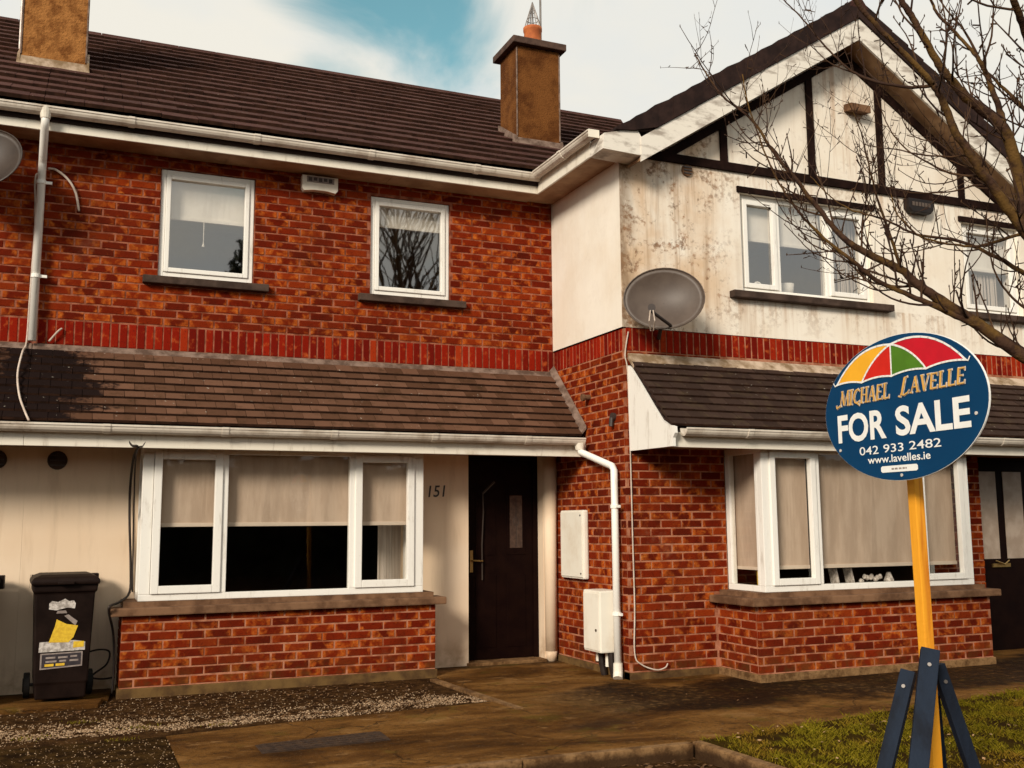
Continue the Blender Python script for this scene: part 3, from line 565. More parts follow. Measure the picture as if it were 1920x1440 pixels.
# things on that window board
def shelf_item(name, mat, b, label, cat): tag(b.build(name, mat), label, cat, 'things on the right bay window board')
zb_ = .645
shelf_item('book', 'stickery', B().obox((6.99, -1.86, zb_ + .10), (.012, .03, 0), (-.05, .02, 0), (0, 0, .10)), 'mustard book standing at the left end of the right bay window', 'book')
shelf_item('book', 'stickerg', B().obox((7.06, -1.80, zb_ + .09), (.014, .03, 0), (-.05, .02, 0), (0, 0, .09)), 'grey book beside the mustard book in the right bay window', 'book')
shelf_item('picture_frame', 'stickerw', B().obox((7.82, -1.84, zb_ + .09), (.012, .0, .003), (0, .05, 0), (-.02, 0, .09)), 'thin pale frame leaning left of the ornaments in the right bay window', 'frame')
shelf_item('picture_frame', 'stickerw', B().obox((8.00, -1.84, zb_ + .09), (.012, .0, .003), (0, .05, 0), (-.02, 0, .09)), 'thin pale frame leaning beside the ornaments in the right bay window', 'frame')
b = B()
for i in range(9): b.lathe((8.12 + .028 * i, -1.86 + random.uniform(-.02, .02), zb_ + random.uniform(.02, .07)), [(0, 0), (.018, .01), (.022, .03), (.012, .05), (0, .055)], 7)
b.box(8.09, 8.38, -1.89, -1.83, zb_, zb_ + .018); shelf_item('ornament', 'stickerw', b, 'pale garland ornament lying on the right bay window board', 'ornament')
b = B().lathe((8.47, -1.86, zb_), [(0.0, 0), (.035, .0), (.05, .05), (.03, .10), (.02, .13), (0, .13)], 12); shelf_item('vase', 'stickerw', b, 'small white vase beside the pale garland behind the yellow sign post', 'vase')
# gable windows
GW = (7.137, 8.80, 3.535, 4.555); GW2 = (10.11, 10.98, 3.55, 4.58)
def gable_frame(w, lights, sashes):
    x0, x1, z0, z1 = w; y = GY + .05
    f = sash(gable, x0 + .003, x1 - .003, y, z0 + .005, z1 - .003, .045, .06, .05, 'window')
    for a in lights: B().box(a - .032, a + .032, y - .001, y + .061, z0 + .055, z1 - .048).build('mullion', 'frame', f, bevel=.005)
    xs = [x0 + .045] + lights + [x1 - .045]
    for i, (a, c) in enumerate(zip(xs, xs[1:])):
        if i in sashes: sash(f, a + .012, c - .012, y - .016, z0 + .06, z1 - .05, .05, .05)
        pane(f, a + .02, c - .02, y + .025, z0 + .05, z1 - .05, mat='coated')
    return f
gf = gable_frame(GW, [7.615, 8.255], (0, 2)); gf2 = gable_frame(GW2, [], (0,))
for a, c in ((7.18, 7.60), (7.63, 8.24)): blind(gf, a, c, GY + .15, 4.13 - .015 * (a > 7.5), 4.52, 'wblind', 'wblind')
blind(gf2, 10.15, 10.94, GY + .15, 4.10, 4.54, 'wblind', 'wblind')
for (a, n_, p, z0, z1) in ((8.30, 26, gf, 3.56, 4.5), (10.30, 30, gf2, 3.58, 4.06)):
    b = B()
    for i in range(n_): b.box(a + i * .0175, a + .016 + i * .0175, GY + .22 + .012 * math.sin(i * 1.9), GY + .226 + .012 * math.sin(i * 1.9), z0, z1)
    b.build('curtain', 'curtain', p)
roomish(gable, 6.8, 9.1, GY + .27, 1.0, 3.0, 4.68); roomish(gable, 9.8, 11.2, GY + .27, 1.0, 3.0, 4.68)
B().box(6.975, 9.0, GY - .085, GY + .12, GW[2] - .075, GW[2] - .004).build('window_sill', 'darksill', gable, bevel=.008)
B().box(9.95, 11.15, GY - .085, GY + .12, GW2[2] - .075, GW2[2] - .004).build('window_sill', 'darksill', gable, bevel=.008)
B().box(7.10, 8.86, GY - .02, GY + .03, GW[3] + .002, GW[3] + .062).build('lintel_board', 'timber', gable)
B().box(10.07, 11.02, GY - .02, GY + .03, GW2[3] + .002, GW2[3] + .062).build('lintel_board', 'timber', gable)
tag(B().lathe((7.90, GY + .30, 3.60), [(0, 0), (.07, 0), (.085, .14), (.075, .14), (.065, .02), (0, .02)], 16).build('flower_pot', 'wblind', smooth=True), 'white pot standing inside the middle light of the upper gable window', 'pot')
b = B().tube([(7.42 + .045 * math.cos(t * .524), GY + .14, 3.64 + .045 * math.sin(t * .524)) for t in range(13)], .012, 6); tag(b.build('ring_ornament', 'wblind', smooth=True), 'small white ring ornament in the left light of the upper gable window', 'ornament')
# gable wall: render with openings, then the triangle
RZ = lambda x: 4.62 + 0.632 * ((x if x < 8.53 else 17.06 - x) - 5.90)      # underside of the barge board along the rake
b = B(); holed(b, 'x', GY, GY + .25, XC - .008, 11.29, ST + .004, 4.66, (GW, GW2))
b.prism([(XC - .008, GY, 4.66), (11.29, GY, 4.66), (11.1, GY, RZ(11.1) + .12), (8.53, GY, RZ(8.53) + .16), (5.96, GY, RZ(5.96) + .12)], (0, .25, 0))
b.build('upper_wall', 'render', gable)
B().box(XC - .010, XC + .1, GY + .004, .005, ST + .003, 4.74).build('side_wall', 'render', gable)
B().box(XC - .014, XC + .02, GY - .006, .0, ST - .002, ST + .003).build('drip_bead', 'timber', gable)
# ------------------------------------------------------------------ half timbering
BZ0, BZ1 = 4.760, 4.846
B().box(5.86, 11.2, GY - .03, GY - .001, BZ0, BZ1).build('timber_beam', 'timber', gable)
for xx in (6.955, 8.055, 8.990, 10.135): B().box(xx - .040, xx + .040, GY - .027, GY - .001, BZ1 + .001, RZ(xx) - .03).build('timber_post', 'timber', gable)
for s in (1, -1):
    f = lambda x: 8.53 + s * (x - 8.53)
    pts = [(f(6.392), GY - .028, BZ1 + .001), (f(8.53), GY - .028, RZ(8.53) - .085), (f(8.53), GY - .028, RZ(8.53) + .02), (f(6.24), GY - .028, RZ(6.24) + .02), (f(6.22), GY - .028, BZ1 + .001)]
    B().prism(pts, (0, .027, 0)).build('timber_rafter', 'timber', gable)
# ------------------------------------------------------------------ barge boards, verge, gable roof
for s in (1, -1):
    f = lambda x: 8.53 + s * (x - 8.53)
    xa, xb = 5.84, 8.53
    B().prism([(f(xa), -1.80, RZ(xa) + .03), (f(xb), -1.80, RZ(xb) + .03), (f(xb), -1.80, RZ(xb) + .265), (f(xa), -1.80, RZ(xa) + .265)], (0, .025, 0)).build('barge_board', 'barge', gable)
    B().prism([(f(xa), -1.774, RZ(xa) + .045), (f(xb), -1.774, RZ(xb) + .045), (f(xb), -1.774, RZ(xb) + .075), (f(xa), -1.774, RZ(xa) + .075)], (0, .268, 0)).build('verge_soffit', 'soffit', gable)
    xe = 5.58; T = lambda x: (RZ(x) + .285 if x > 5.95 else RZ(5.95) + .285 - .12 * (5.95 - x))
    B().prism([(f(xe), -1.795, T(xe) - .012), (f(5.95), -1.795, T(5.95) - .012), (f(xb), -1.795, T(xb) - .02), (f(xb), -1.795, T(xb) + .14), (f(5.95), -1.795, T(5.95) + .13), (f(5.62), -1.795, T(5.62) + .02)], (0, 9.0, 0)).build('roof_slope', 'underlay', gable)
    n_ = 14; xs0 = 5.60; dl = (xb - xs0) / n_; TT = lambda x: RZ(x) + .285 + .205
    for i in range(n_):                     # verge tiles, each lapping the one below
        a, c = xs0 + dl * i - .03, xs0 + dl * (i + 1); hi = .012 * random.random(); yy = -1.815 - .004 * (i % 2)
        lo_a, lo_c = max(T(a) - .012, RZ(a) + .27), max(T(c) - .016, RZ(c) + .27)
        pts = [(f(a), yy, lo_a), (f(c), yy, lo_c), (f(c), yy, max(TT(c) - .03, lo_c + .01)), (f(c - .04), yy, max(TT(c - .04) - .012, lo_c + .02)), (f(a), yy, max(TT(a) + hi, lo_a + .012))]
        B().prism(pts, (0, .32, 0)).build('verge_tile', 'vergetile', gable)
b = B()
for i in range(9): b.prism([(8.53 - .13, -1.82 + i * .45, 6.66), (8.53 - .06, -1.82 + i * .45, 6.75), (8.53, -1.82 + i * .45, 6.78), (8.53 + .06, -1.82 + i * .45, 6.75), (8.53 + .13, -1.82 + i * .45, 6.66)], (0, .455, 0))
b.build('ridge_tiles', 'maintile', gable)
# boxed eaves end
for s in (1, -1):
    f = lambda x: 8.53 + s * (x - 8.53)
    B().prism([(f(5.44), -1.79, 4.685), (f(5.885), -1.79, 4.67), (f(5.885), -1.79, 4.80), (f(5.80), -1.79, 4.925), (f(5.455), -1.79, 4.835)], (0, .27, 0)).build('eaves_box', 'barge', gable)
# side eaves: fascia, soffit, gutter
B().box(5.445, 5.468, -1.52, -.325, 4.695, 4.845).build('fascia', 'pvc', gable, bevel=.004)
B().box(5.469, XC - .012, -1.52, -.03, 4.702, 4.714).build('soffit', 'soffit', gable)
def gut_prof(r=.055):
    p = []
    for i in range(9):
        a = math.pi * (1 + i / 8); p.append((r * math.cos(a), r * math.sin(a) * 1.05 - .002))
    p = [(-r - .006, .012), (-r - .006, -.004)] + p + [(r, .012)]
    q = [(x * .86, z * .86 + .006) for x, z in reversed(p[2:-1])]
    return p + [(r * .86, .012)] + q + [(-r * .86, .012)]
def gutter(parent, p0, p1, label=None):
    p0, p1 = Vector(p0), Vector(p1); d = (p1 - p0); n = Vector((-d.y, d.x, 0)).normalized()
    pts = [p0 - n * -a + Vector((0, 0, z)) for a, z in gut_prof()]
    o = B().prism(pts, d).build('gutter', 'gutter', parent); L = d.length; k = int(L / .95)
    for i in range(1, k + 1):
        c = p0 + d * ((i - .35) / (k + .3)); e_ = d.normalized() * .028
        B().prism([c - e_ + n * (a * 1.12) + Vector((0, 0, z * 1.1)) for a, z in gut_prof()], e_ * 2).build('gutter_clip', 'gutter', o)
gutter(gable, (5.39, -.45, 4.872), (5.39, -1.70, 4.872))
B().box(5.335, 5.445, -1.712, -1.70, 4.81, 4.885).build('gutter_end', 'pvc', gable)
gutter(house, (XP, -.395, 4.862), (5.44, -.395, 4.862)); gutter(neigh, (-2.6, -.395, 4.862), (XP - .002, -.395, 4.862))
for p, a, c in ((house, XP, 5.468), (neigh, -2.6, XP - .002)):
    B().box(a, c, -.325, -.302, 4.695, 4.845).build('fascia', 'pvc', p, bevel=.004)
    k = max(1, int((c - a) / 1.2))
    for i in range(k): B().box(a + (c - a) * i / k + .002, a + (c - a) * (i + 1) / k - .002, -.301, -.003, 4.702, 4.714).build('soffit_panel', 'soffit', p)
# ------------------------------------------------------------------ tiled roofs
def tile_roof(parent, x0, x1, ey, ez, hy, hz, gauge, tw, th, mat, name='roof_tile', clip=None, limit=300, jitter=.003):
    """courses of tiles from the eave line (ey, ez) up to the head (hy, hz), along x"""
    S = Vector((0, hy - ey, hz - ez)); L = S.length; S.normalize(); ang = math.atan2(hz - ez, hy - ey); nrm = Vector((0, -math.sin(ang), math.cos(ang)))
    rows = int(round(L / gauge)); gauge = L / rows; tl = gauge * 1.18
    cache = {}; items = []
    for r in range(rows):
        off = (r % 2) * tw / 2; i = 0; xs = x0 - tw + off
        while xs < x1:
            a, c = max(xs + .002, x0), min(xs + tw - .002, x1); xs += tw
            if c - a < .02: continue
            ctr = Vector(((a + c) / 2, ey, ez)) + S * (gauge * r + tl / 2 - .01)
            if clip and not clip(ctr.x, ctr.y): continue
            items.append((ctr, c - a))
    tilt = math.atan2(th * 1.05, tl)
    def mesh(w):
        k = round(w, 3)
        if k not in cache:
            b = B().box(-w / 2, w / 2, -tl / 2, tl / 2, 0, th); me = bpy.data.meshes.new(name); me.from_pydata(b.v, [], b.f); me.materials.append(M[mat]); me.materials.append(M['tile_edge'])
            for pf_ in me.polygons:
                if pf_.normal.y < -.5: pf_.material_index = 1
            bm = bmesh.new(); bm.from_mesh(me); bmesh.ops.bevel(bm, geom=[e for e in bm.edges if all(v.co.y < 0 and v.co.z > th / 2 for v in e.verts)], offset=th * .12, segments=1, affect='EDGES', material=0); bm.to_mesh(me); bm.free(); cache[k] = me
        return cache[k]
    items.sort(key=lambda q: (q[0] - CAM).length)
    rest = B()
    for n_, (p, w) in enumerate(items):
        rot = (ang - tilt + random.uniform(-.014, .014), random.uniform(-.012, .012), random.gauss(0, .008)); q = p + nrm * (th * .55 + random.uniform(-jitter, jitter) * .5)
        if n_ < limit: link(name, mesh(w), q, parent, rot=rot)
        else:
            from mathutils import Euler
            me = mesh(w); R_ = Euler(rot).to_matrix(); k0 = len(rest.mi); rest.add([R_ @ v.co + q for v in me.vertices], [tuple(f.vertices) for f in me.polygons]); rest.mi[k0:] = [f.material_index for f in me.polygons]
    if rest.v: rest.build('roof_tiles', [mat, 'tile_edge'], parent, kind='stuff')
EY, EZ, RY, RZZ = -.425, 4.874, 3.5, 7.365
for p, a, c in ((house, XP, 8.6), (neigh, -2.6, XP - .002)):
    B().prism([(a, EY + .08, EZ - .005), (a, RY, RZZ - .02), (a, RY + 4, EZ - .1), (a, RY + 4, EZ - .2), (a, EY + .08, EZ - .10)], (c - a, 0, 0)).build('roof_deck', 'underlay', p)
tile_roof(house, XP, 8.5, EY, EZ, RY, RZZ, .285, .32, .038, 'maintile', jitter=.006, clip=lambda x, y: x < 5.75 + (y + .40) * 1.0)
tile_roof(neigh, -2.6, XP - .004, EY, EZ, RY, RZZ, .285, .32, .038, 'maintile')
for p, a, c in ((house, XP, 8.6), (neigh, -2.6, XP - .002)):
    n_ = max(1, int((c - a) / .45)); w = (c - a) / n_
    for i in range(n_):
        x = a + i * w
        B().prism([(x + .004, RY - .15, RZZ - .05), (x + .004, RY - .08, RZZ + .035), (x + .004, RY, RZZ + .06), (x + .004, RY + .08, RZZ + .035), (x + .004, RY + .15, RZZ - .05)], (w - .008, 0, 0)).build('ridge_tile', 'maintile', p)
# lean-to roofs
LE, LZ = -.735, 2.105
for p, a, c in ((house, XP, XC - .012), (neigh, -2.6, XP - .002)):
    B().prism([(a, LE + .03, LZ - .015), (a, -.004, 2.80), (a, -.004, 2.70), (a, LE + .03, LZ - .06)], (c - a, 0, 0)).build('lean_to_deck', 'underlay', p)
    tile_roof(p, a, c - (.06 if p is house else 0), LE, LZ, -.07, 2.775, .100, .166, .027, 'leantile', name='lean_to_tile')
    B().prism([(a, -.135, 2.735), (a, -.005, 2.868), (a, -.005, 2.80), (a, -.12, 2.70)], (c - a, 0, 0)).build('flashing', 'lead', p, bevel=.01)
    gutter(p, (a, -.79, 2.085), ((5.70 if p is house else c), -.79, 2.085))
    B().box(a, c, -.725, -.702, 1.918, 2.06).build('lean_to_fascia', 'pvc', p, bevel=.004)
    B().box(a, c, -.700, -.003, 1.962, 1.972).build('lean_to_soffit', 'soffit', p)
B().prism([(XC - .07, LE - .01, LZ + .05), (XC - .07, -.02, 2.87), (XC - .012, -.02, 2.93), (XC - .012, LE - .01, LZ + .12)], (0, 0, -.03)).build('abutment_flashing', 'lead', house)
RLE, RLZ = -2.225, 2.085
B().prism([(5.83, RLE + .03, RLZ - .015), (5.83, GY - .004, 2.78), (5.83, GY - .004, 2.68), (5.83, RLE + .03, RLZ - .06)], (5.5, 0, 0)).build('lean_to_deck', 'underlay', gable)
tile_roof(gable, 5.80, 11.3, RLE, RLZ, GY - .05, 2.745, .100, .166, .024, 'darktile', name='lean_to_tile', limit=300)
B().prism([(5.80, GY - .13, 2.71), (5.80, GY - .006, 2.845), (5.80, GY - .006, 2.78), (5.80, GY - .12, 2.67)], (5.5, 0, 0)).build('flashing', 'pale_flash', gable, bevel=.01)
gutter(gable, (5.90, -2.285, 2.065), (11.3, -2.285, 2.065))
B().box(5.83, 11.3, -2.218, -2.195, 1.915, 2.045).build('lean_to_fascia', 'pvc', gable, bevel=.004)
B().box(5.83, 11.3, -2.193, GY - .003, 1.955, 1.965).build('lean_to_soffit', 'soffit', gable)
vp = [(GY - .015, 2.72), (-1.56, 2.70), (-1.75, 2.51), (-1.95, 2.30), (-2.09, 2.16), (-2.19, 2.115), (-2.30, 2.085), (-2.305, 2.03), (-2.27, 1.99), (-2.27, 1.918), (GY - .015, 1.925)]
B().prism([(5.800, y, z) for y, z in vp], (.028, 0, 0)).build('verge_board', 'frame', gable)
# ------------------------------------------------------------------ chimneys
def chimney(parent, x0, x1, y0, y1, zt, mat, pot=True):
    roofz = lambda y: EZ + (RZZ - EZ) / (RY - EY) * (y - EY)
    c = B().box(x0, x1, y0, y1, roofz(y0) - .3, zt).build('chimney', mat, parent, bevel=.012)
    b = B(); z0 = roofz(y0); b.prism([(x0 - .04, y0 - .05, z0 - .03), (x1 + .04, y0 - .05, z0 - .03), (x1 + .03, y0 - .012, z0 + .13), (x0 - .03, y0 - .012, z0 + .13)], (0, .012, 0))
    for xx in (x0 - .03, x1 + .005): b.prism([(xx, y0 - .04, z0 - .02), (xx, y1, roofz(y1) - .02), (xx, y1, roofz(y1) + .13), (xx, y0 - .02, z0 + .14)], (.025, 0, 0))
    b.build('chimney_flashing', 'lead' if pot else 'pale_flash', c)
    B().box(x0 - .07, x1 + .07, y0 - .07, y1 + .07, zt + .001, zt + .085).build('chimney_cap', 'chimcap', c, bevel=.012)
    for xx in (x0 + .0, x1): B().tube([(xx, y0 - .001, z0 + .15), (xx, y0 - .001, zt - .03)], .010, 6).build('corner_bead', 'lead', c)
    cx, cy = (x0 + x1) / 2 + .06, (y0 + y1) / 2
    pt = B().lathe((cx - .01, cy, zt + .08), [(.125, 0), (.125, .05), (.108, .07), (.105, .24), (.115, .26), (.115, .30), (.085, .30), (.08, .1)], 20).build('chimney_pot', 'terracotta', c, smooth=True)
    b = B(); top = Vector((cx - .01, cy, zt + .72))
    for j in range(12):
        a = j * math.pi / 6; b.tube([(cx - .01 + .11 * math.cos(a), cy + .11 * math.sin(a), zt + .36), top], .006, 5)
    for q in (0.05, .35, .65):
        b.tube([(cx - .01 + .11 * (1 - q) * math.cos(j * math.pi / 8), cy + .11 * (1 - q) * math.sin(j * math.pi / 8), zt + .36 + .36 * q) for j in range(17)], .005, 5)
    b.build('wire_cowl', 'wire', pt)
    return c
chimney(house, 5.665, 6.215, .69, 1.20, 6.845, 'chim'); chimney(neigh, .43, 1.03, 1.005, 1.6, 7.5, 'chim2', False)
tag(B().tube([(6.24, 1.25, 6.3), (6.24, 1.25, 8.4)], .014, 6).build('aerial_pole', 'wire'), 'thin aerial pole rising behind the chimney with the orange pot', 'pole')
tag(B().tube([(.38, 1.62, 5.9), (.375, 1.62, 8.2)], .012, 6).build('aerial_pole', 'wire'), 'thin aerial pole beside the chimney at the left edge', 'pole')
# ------------------------------------------------------------------ front doors
d = B().box(DX0 + .055, DX1 - .055, .155, .20, G + .03, 1.93).build('front_door', 'door', house)
b = B().box(DX0 + .001, DX0 + .055, .13, .21, G + .03, 1.985).box(DX1 - .055, DX1 - .001, .13, .21, G + .03, 1.985).box(DX0 + .055, DX1 - .055, .13, .21, 1.932, 1.985).build('door_frame', 'door', house, bevel=.004)
for (a, c, z0, z1) in ((4.93, 5.15, .95, 1.65), (5.27, 5.48, .95, 1.65), (4.93, 5.15, .02, .75), (5.27, 5.48, .02, .75)):
    B().box(a, c, .149, .1545, z0, z1).build('door_panel', 'door', d, bevel=.002)
b = B().box(5.305, 5.445, .143, .1485, 1.02, 1.56).build('door_light', 'frost', d)
b2 = B()
for t in range(13): pass
b2.tube([(5.375 + .03 * math.cos(t * .5236), .1415, 1.29 + .045 * math.sin(t * .5236)) for t in range(13)], .003, 4); b2.tube([(5.375, .1415, 1.03), (5.375, .1415, 1.55)], .003, 4); b2.build('lead_came', 'metal_dark', b)
b = B().box(4.862, 4.895, .148, .1545, .78, 1.0).tube([(4.878, .15, .90), (4.878, .10, .90), (4.985, .10, .893)], .009, 8).build('door_handle', 'brass', d)
b = B().tube([(4.99, .11, 1.58), (5.00, .12, 1.40), (4.985, .125, 1.05), (4.99, .13, .70)], .008, 6).tube([(4.99, .11, 1.58), (5.12, .11, 1.70)], .012, 6).build('door_pull', 'dishdark', d)
B().box(DX0 - .02, DX1 + .005, -.06, .24, G - .02, G + .028).build('threshold', 'kerb', house, bevel=.006)
B().box(DX0 + .02, DX1 - .02, .212, .23, G, 1.98).build('hall_backing', 'room', house)
b = B().tube([(DX1 + .07, -.018, G + .10), (DX1 + .07, -.022, 1.96)], [.062, .075], 14); b.tube([(DX1 + .07, -.02, G), (DX1 + .07, -.018, G + .10)], [.05, .062], 14)
b.build('door_jamb', 'cream', house, smooth=True)
# right-hand door, half hidden by the photo's edge
d = B().box(10.16, 11.25, GY + .12, GY + .17, G, 1.93).build('front_door', 'door', gable)
for a in (10.21, 10.60): B().box(a, a + .28, GY + .112, GY + .1195, .85, 1.80).build('door_light', 'frost_pale', d)
B().box(10.36, 10.62, GY + .10, GY + .119, .76, .80).tube([(10.40, GY + .10, .83), (10.50, GY + .07, .79), (10.60, GY + .10, .83)], .008, 6).build('letter_plate', 'brass', d)
B().box(10.12, 11.29, GY + .20, GY + .25, G, 1.96).build('hall_backing', 'room', gable)
# ------------------------------------------------------------------ rainwater pipes
def pipe(parent, pts, r, brackets=(), n=14, mat='frame'):
    o = B().tube(pts, r, n).build('downpipe', mat, parent, smooth=False)
    o.data.polygons.foreach_set('use_smooth', [len(p.vertices) == 4 for p in o.data.polygons])
    for (c, ax) in brackets:
        c = Vector(c); ax = Vector(ax); b = B().tube([c - Vector((0, 0, .016)), c + Vector((0, 0, .016))], r * 1.22, n); b.obox(c + ax * (r + .025), ax * .03, ax.cross(Vector((0, 0, 1))) * .012, (0, 0, .012)); b.build('pipe_bracket', mat, o)
    return o
pipe(neigh, [(.735, -.405, 4.845), (.735, -.405, 4.74), (.733, -.39, 4.70), (.722, -.10, 4.50), (.720, -.072, 4.46), (.715, -.072, 2.875)], .034, [((.7195, -.072, 4.30), (1, 0, 0)), ((.717, -.072, 3.45), (1, 0, 0))])
B().tube([(.735, -.405, 4.87), (.735, -.405, 4.77)], [.055, .040], 14).build('outlet', 'pvc', neigh)
pipe(gable, [(5.66, -.79, 2.06), (5.66, -.79, 1.99), (5.665, -.81, 1.955), (5.70, -1.37, 1.79), (5.70, -1.40, 1.755), (5.70, -1.40, G + .02)], .034, [((5.70, -1.40, 1.42), (0, -1, 0)), ((5.70, -1.40, .45), (0, -1, 0))])
B().tube([(5.66, -.79, 2.045), (5.66, -.79, 1.98)], [.058, .042], 14).build('outlet', 'pvc', house)
B().tube([(5.70, -1.40, G + .14), (5.70, -1.40, G + .06), (5.68, -1.43, G + .01)], [.042, .044, .044], 14).build('pipe_shoe', 'pvc', gable)
b = B().tube([(XC + .01, -.80, 2.505), (XC - .06, -.80, 2.50)], .026, 12).tube([(XC - .06, -.80, 2.50), (XC - .085, -.80, 2.497)], .036, 12); b.build('overflow_pipe', 'sill', gable)
b = B().tube([(XC + .01, -1.30, 2.26), (XC - .03, -1.30, 2.26)], .040, 12).tube([(XC - .03, -1.30, 2.25), (XC - .038, -1.30, 2.17)], .022, 10).build('wall_light', 'metal_dark', gable)
# ------------------------------------------------------------------ vents, number
def vent(parent, c, r, mat='chim'):
    o = B().tube([(c[0], c[1] + .02, c[2]), (c[0], c[1] - .02, c[2])], [r, r * .92], 20).build('vent_cover', mat, parent)
    for k in (-.5, 0, .5): B().box(c[0] - r * .7, c[0] + r * .7, c[1] - .028, c[1] - .0205, c[2] + k * r - .006, c[2] + k * r + .006).build('louvre', 'metal_dark', o)
vent(house, (.966, -.003, 1.845), .085, 'darksill'); vent(gable, (6.517, GY - .002, 4.70), .062, 'sill'); vent(neigh, (.49, -.003, 1.845), .085, 'darksill')
p = onY(1600, 208, GY); B().prism([(p.x - .13, GY, p.z - .03), (p.x + .13, GY, p.z - .03), (p.x + .13, GY, p.z + .05), (p.x - .13, GY, p.z + .05)], (0, -.12, -.02)).build('vent_hood', 'sill', gable)
b = B(); letters(b, '151', (4.362, -.005, 1.535), (1, 0, .03), (.12, 0, 1), .165, .115, offset=.012, shear=0.0)
b.build('house_number', 'metal_dark', house)
# ------------------------------------------------------------------ meter boxes
mb = thing('electricity_meter_box', (5.75, -.48, .72), 'white flat meter box on the brick side wall beside the front door', 'meter box', 'white service boxes on the side wall')
B().box(XC - .06, XC - .001, -.735, -.225, .725, 1.398).build('cabinet', 'boxwhite', mb, bevel=.018)
B().box(XC - .068, XC - .061, -.715, -.245, .745, 1.378).build('cover', 'boxwhite', mb, bevel=.003)
for z in (.78, 1.345): B().tube([(XC - .068, -.69, z), (XC - .074, -.69, z)], .009, 8).build('screw', 'metal_dark', mb)
gb = thing('gas_meter_box', (5.65, -1.18, .08), 'white deep gas meter box low on the side wall beside the white downpipe', 'meter box', 'white service boxes on the side wall')
B().box(XC - .215, XC - .001, -1.345, -1.015, .10, .655).build('cabinet', 'boxwhite', gb, bevel=.014)
B().box(XC - .222, XC - .216, -1.33, -1.03, .12, .63).build('cover', 'boxwhite', gb, bevel=.003)
B().tube([(XC - .222, -1.28, .30), (XC - .23, -1.28, .30)], .012, 10).build('lock', 'dish', gb)
B().tube([(XC - .1, -1.08, .10), (XC - .1, -1.08, .0)], .022, 10).build('pipe_sleeve', 'boxwhite', gb); B().tube([(XC - .1, -1.26, .10), (XC - .1, -1.26, -.03)], .020, 10).build('pipe_sleeve', 'boxwhite', gb)
for y in (-1.12, -1.31): B().tube([(XC - .09, y, .10), (XC - .085, y, -.01), (XC - .06, y, G)], .03, 10).build('pipe', 'cableb', gb)
# ------------------------------------------------------------------ alarm boxes
al = thing('alarm_box', (3.2, -.05, 4.51), 'white alarm box with dark printed panel under the eaves between the two upper windows', 'alarm box')
pf = [(3.03, 4.675), (3.385, 4.675), (3.385, 4.545), (3.36, 4.515), (3.27, 4.53), (3.145, 4.53), (3.05, 4.515), (3.03, 4.545)]
B().prism([(x, -.08, z) for x, z in pf], (0, .078, 0)).build('housing', 'boxwhite', al, bevel=.006)
B().box(3.075, 3.345, -.084, -.0805, 4.605, 4.665).build('panel', 'stickerg', al)
b = B()
for i in range(5): b.box(3.09 + i * .05, 3.125 + i * .05, -.0875, -.0845, 4.615 + .008 * (i % 2), 4.655)
b.build('printed_mark', 'metal_dark', al)
a0, a1 = onY(1702, 370, GY - .08), onY(1751, 403, GY - .08)
al = thing('alarm_box', (9.4, GY - .04, 4.54), 'black rounded alarm box under the timber beam of the gable', 'alarm box')
x0, x1, z0, z1 = a0.x, a1.x, a1.z, a0.z - .0
B().prism([(x0, GY - .09, z1), (x1, GY - .09, z1), (x1, GY - .09, z0 + .05), (x1 - .05, GY - .09, z0), (x0 + .05, GY - .09, z0), (x0, GY - .09, z0 + .05)], (0, .085, 0)).build('housing', 'black', al, bevel=.012)
b = B()
for i in range(6): b.box(x0 + .05 + i * .045, x0 + .083 + i * .045, GY - .094, GY - .0905, z1 - .085, z1 - .04)
b.build('printed_mark', 'dish', al)
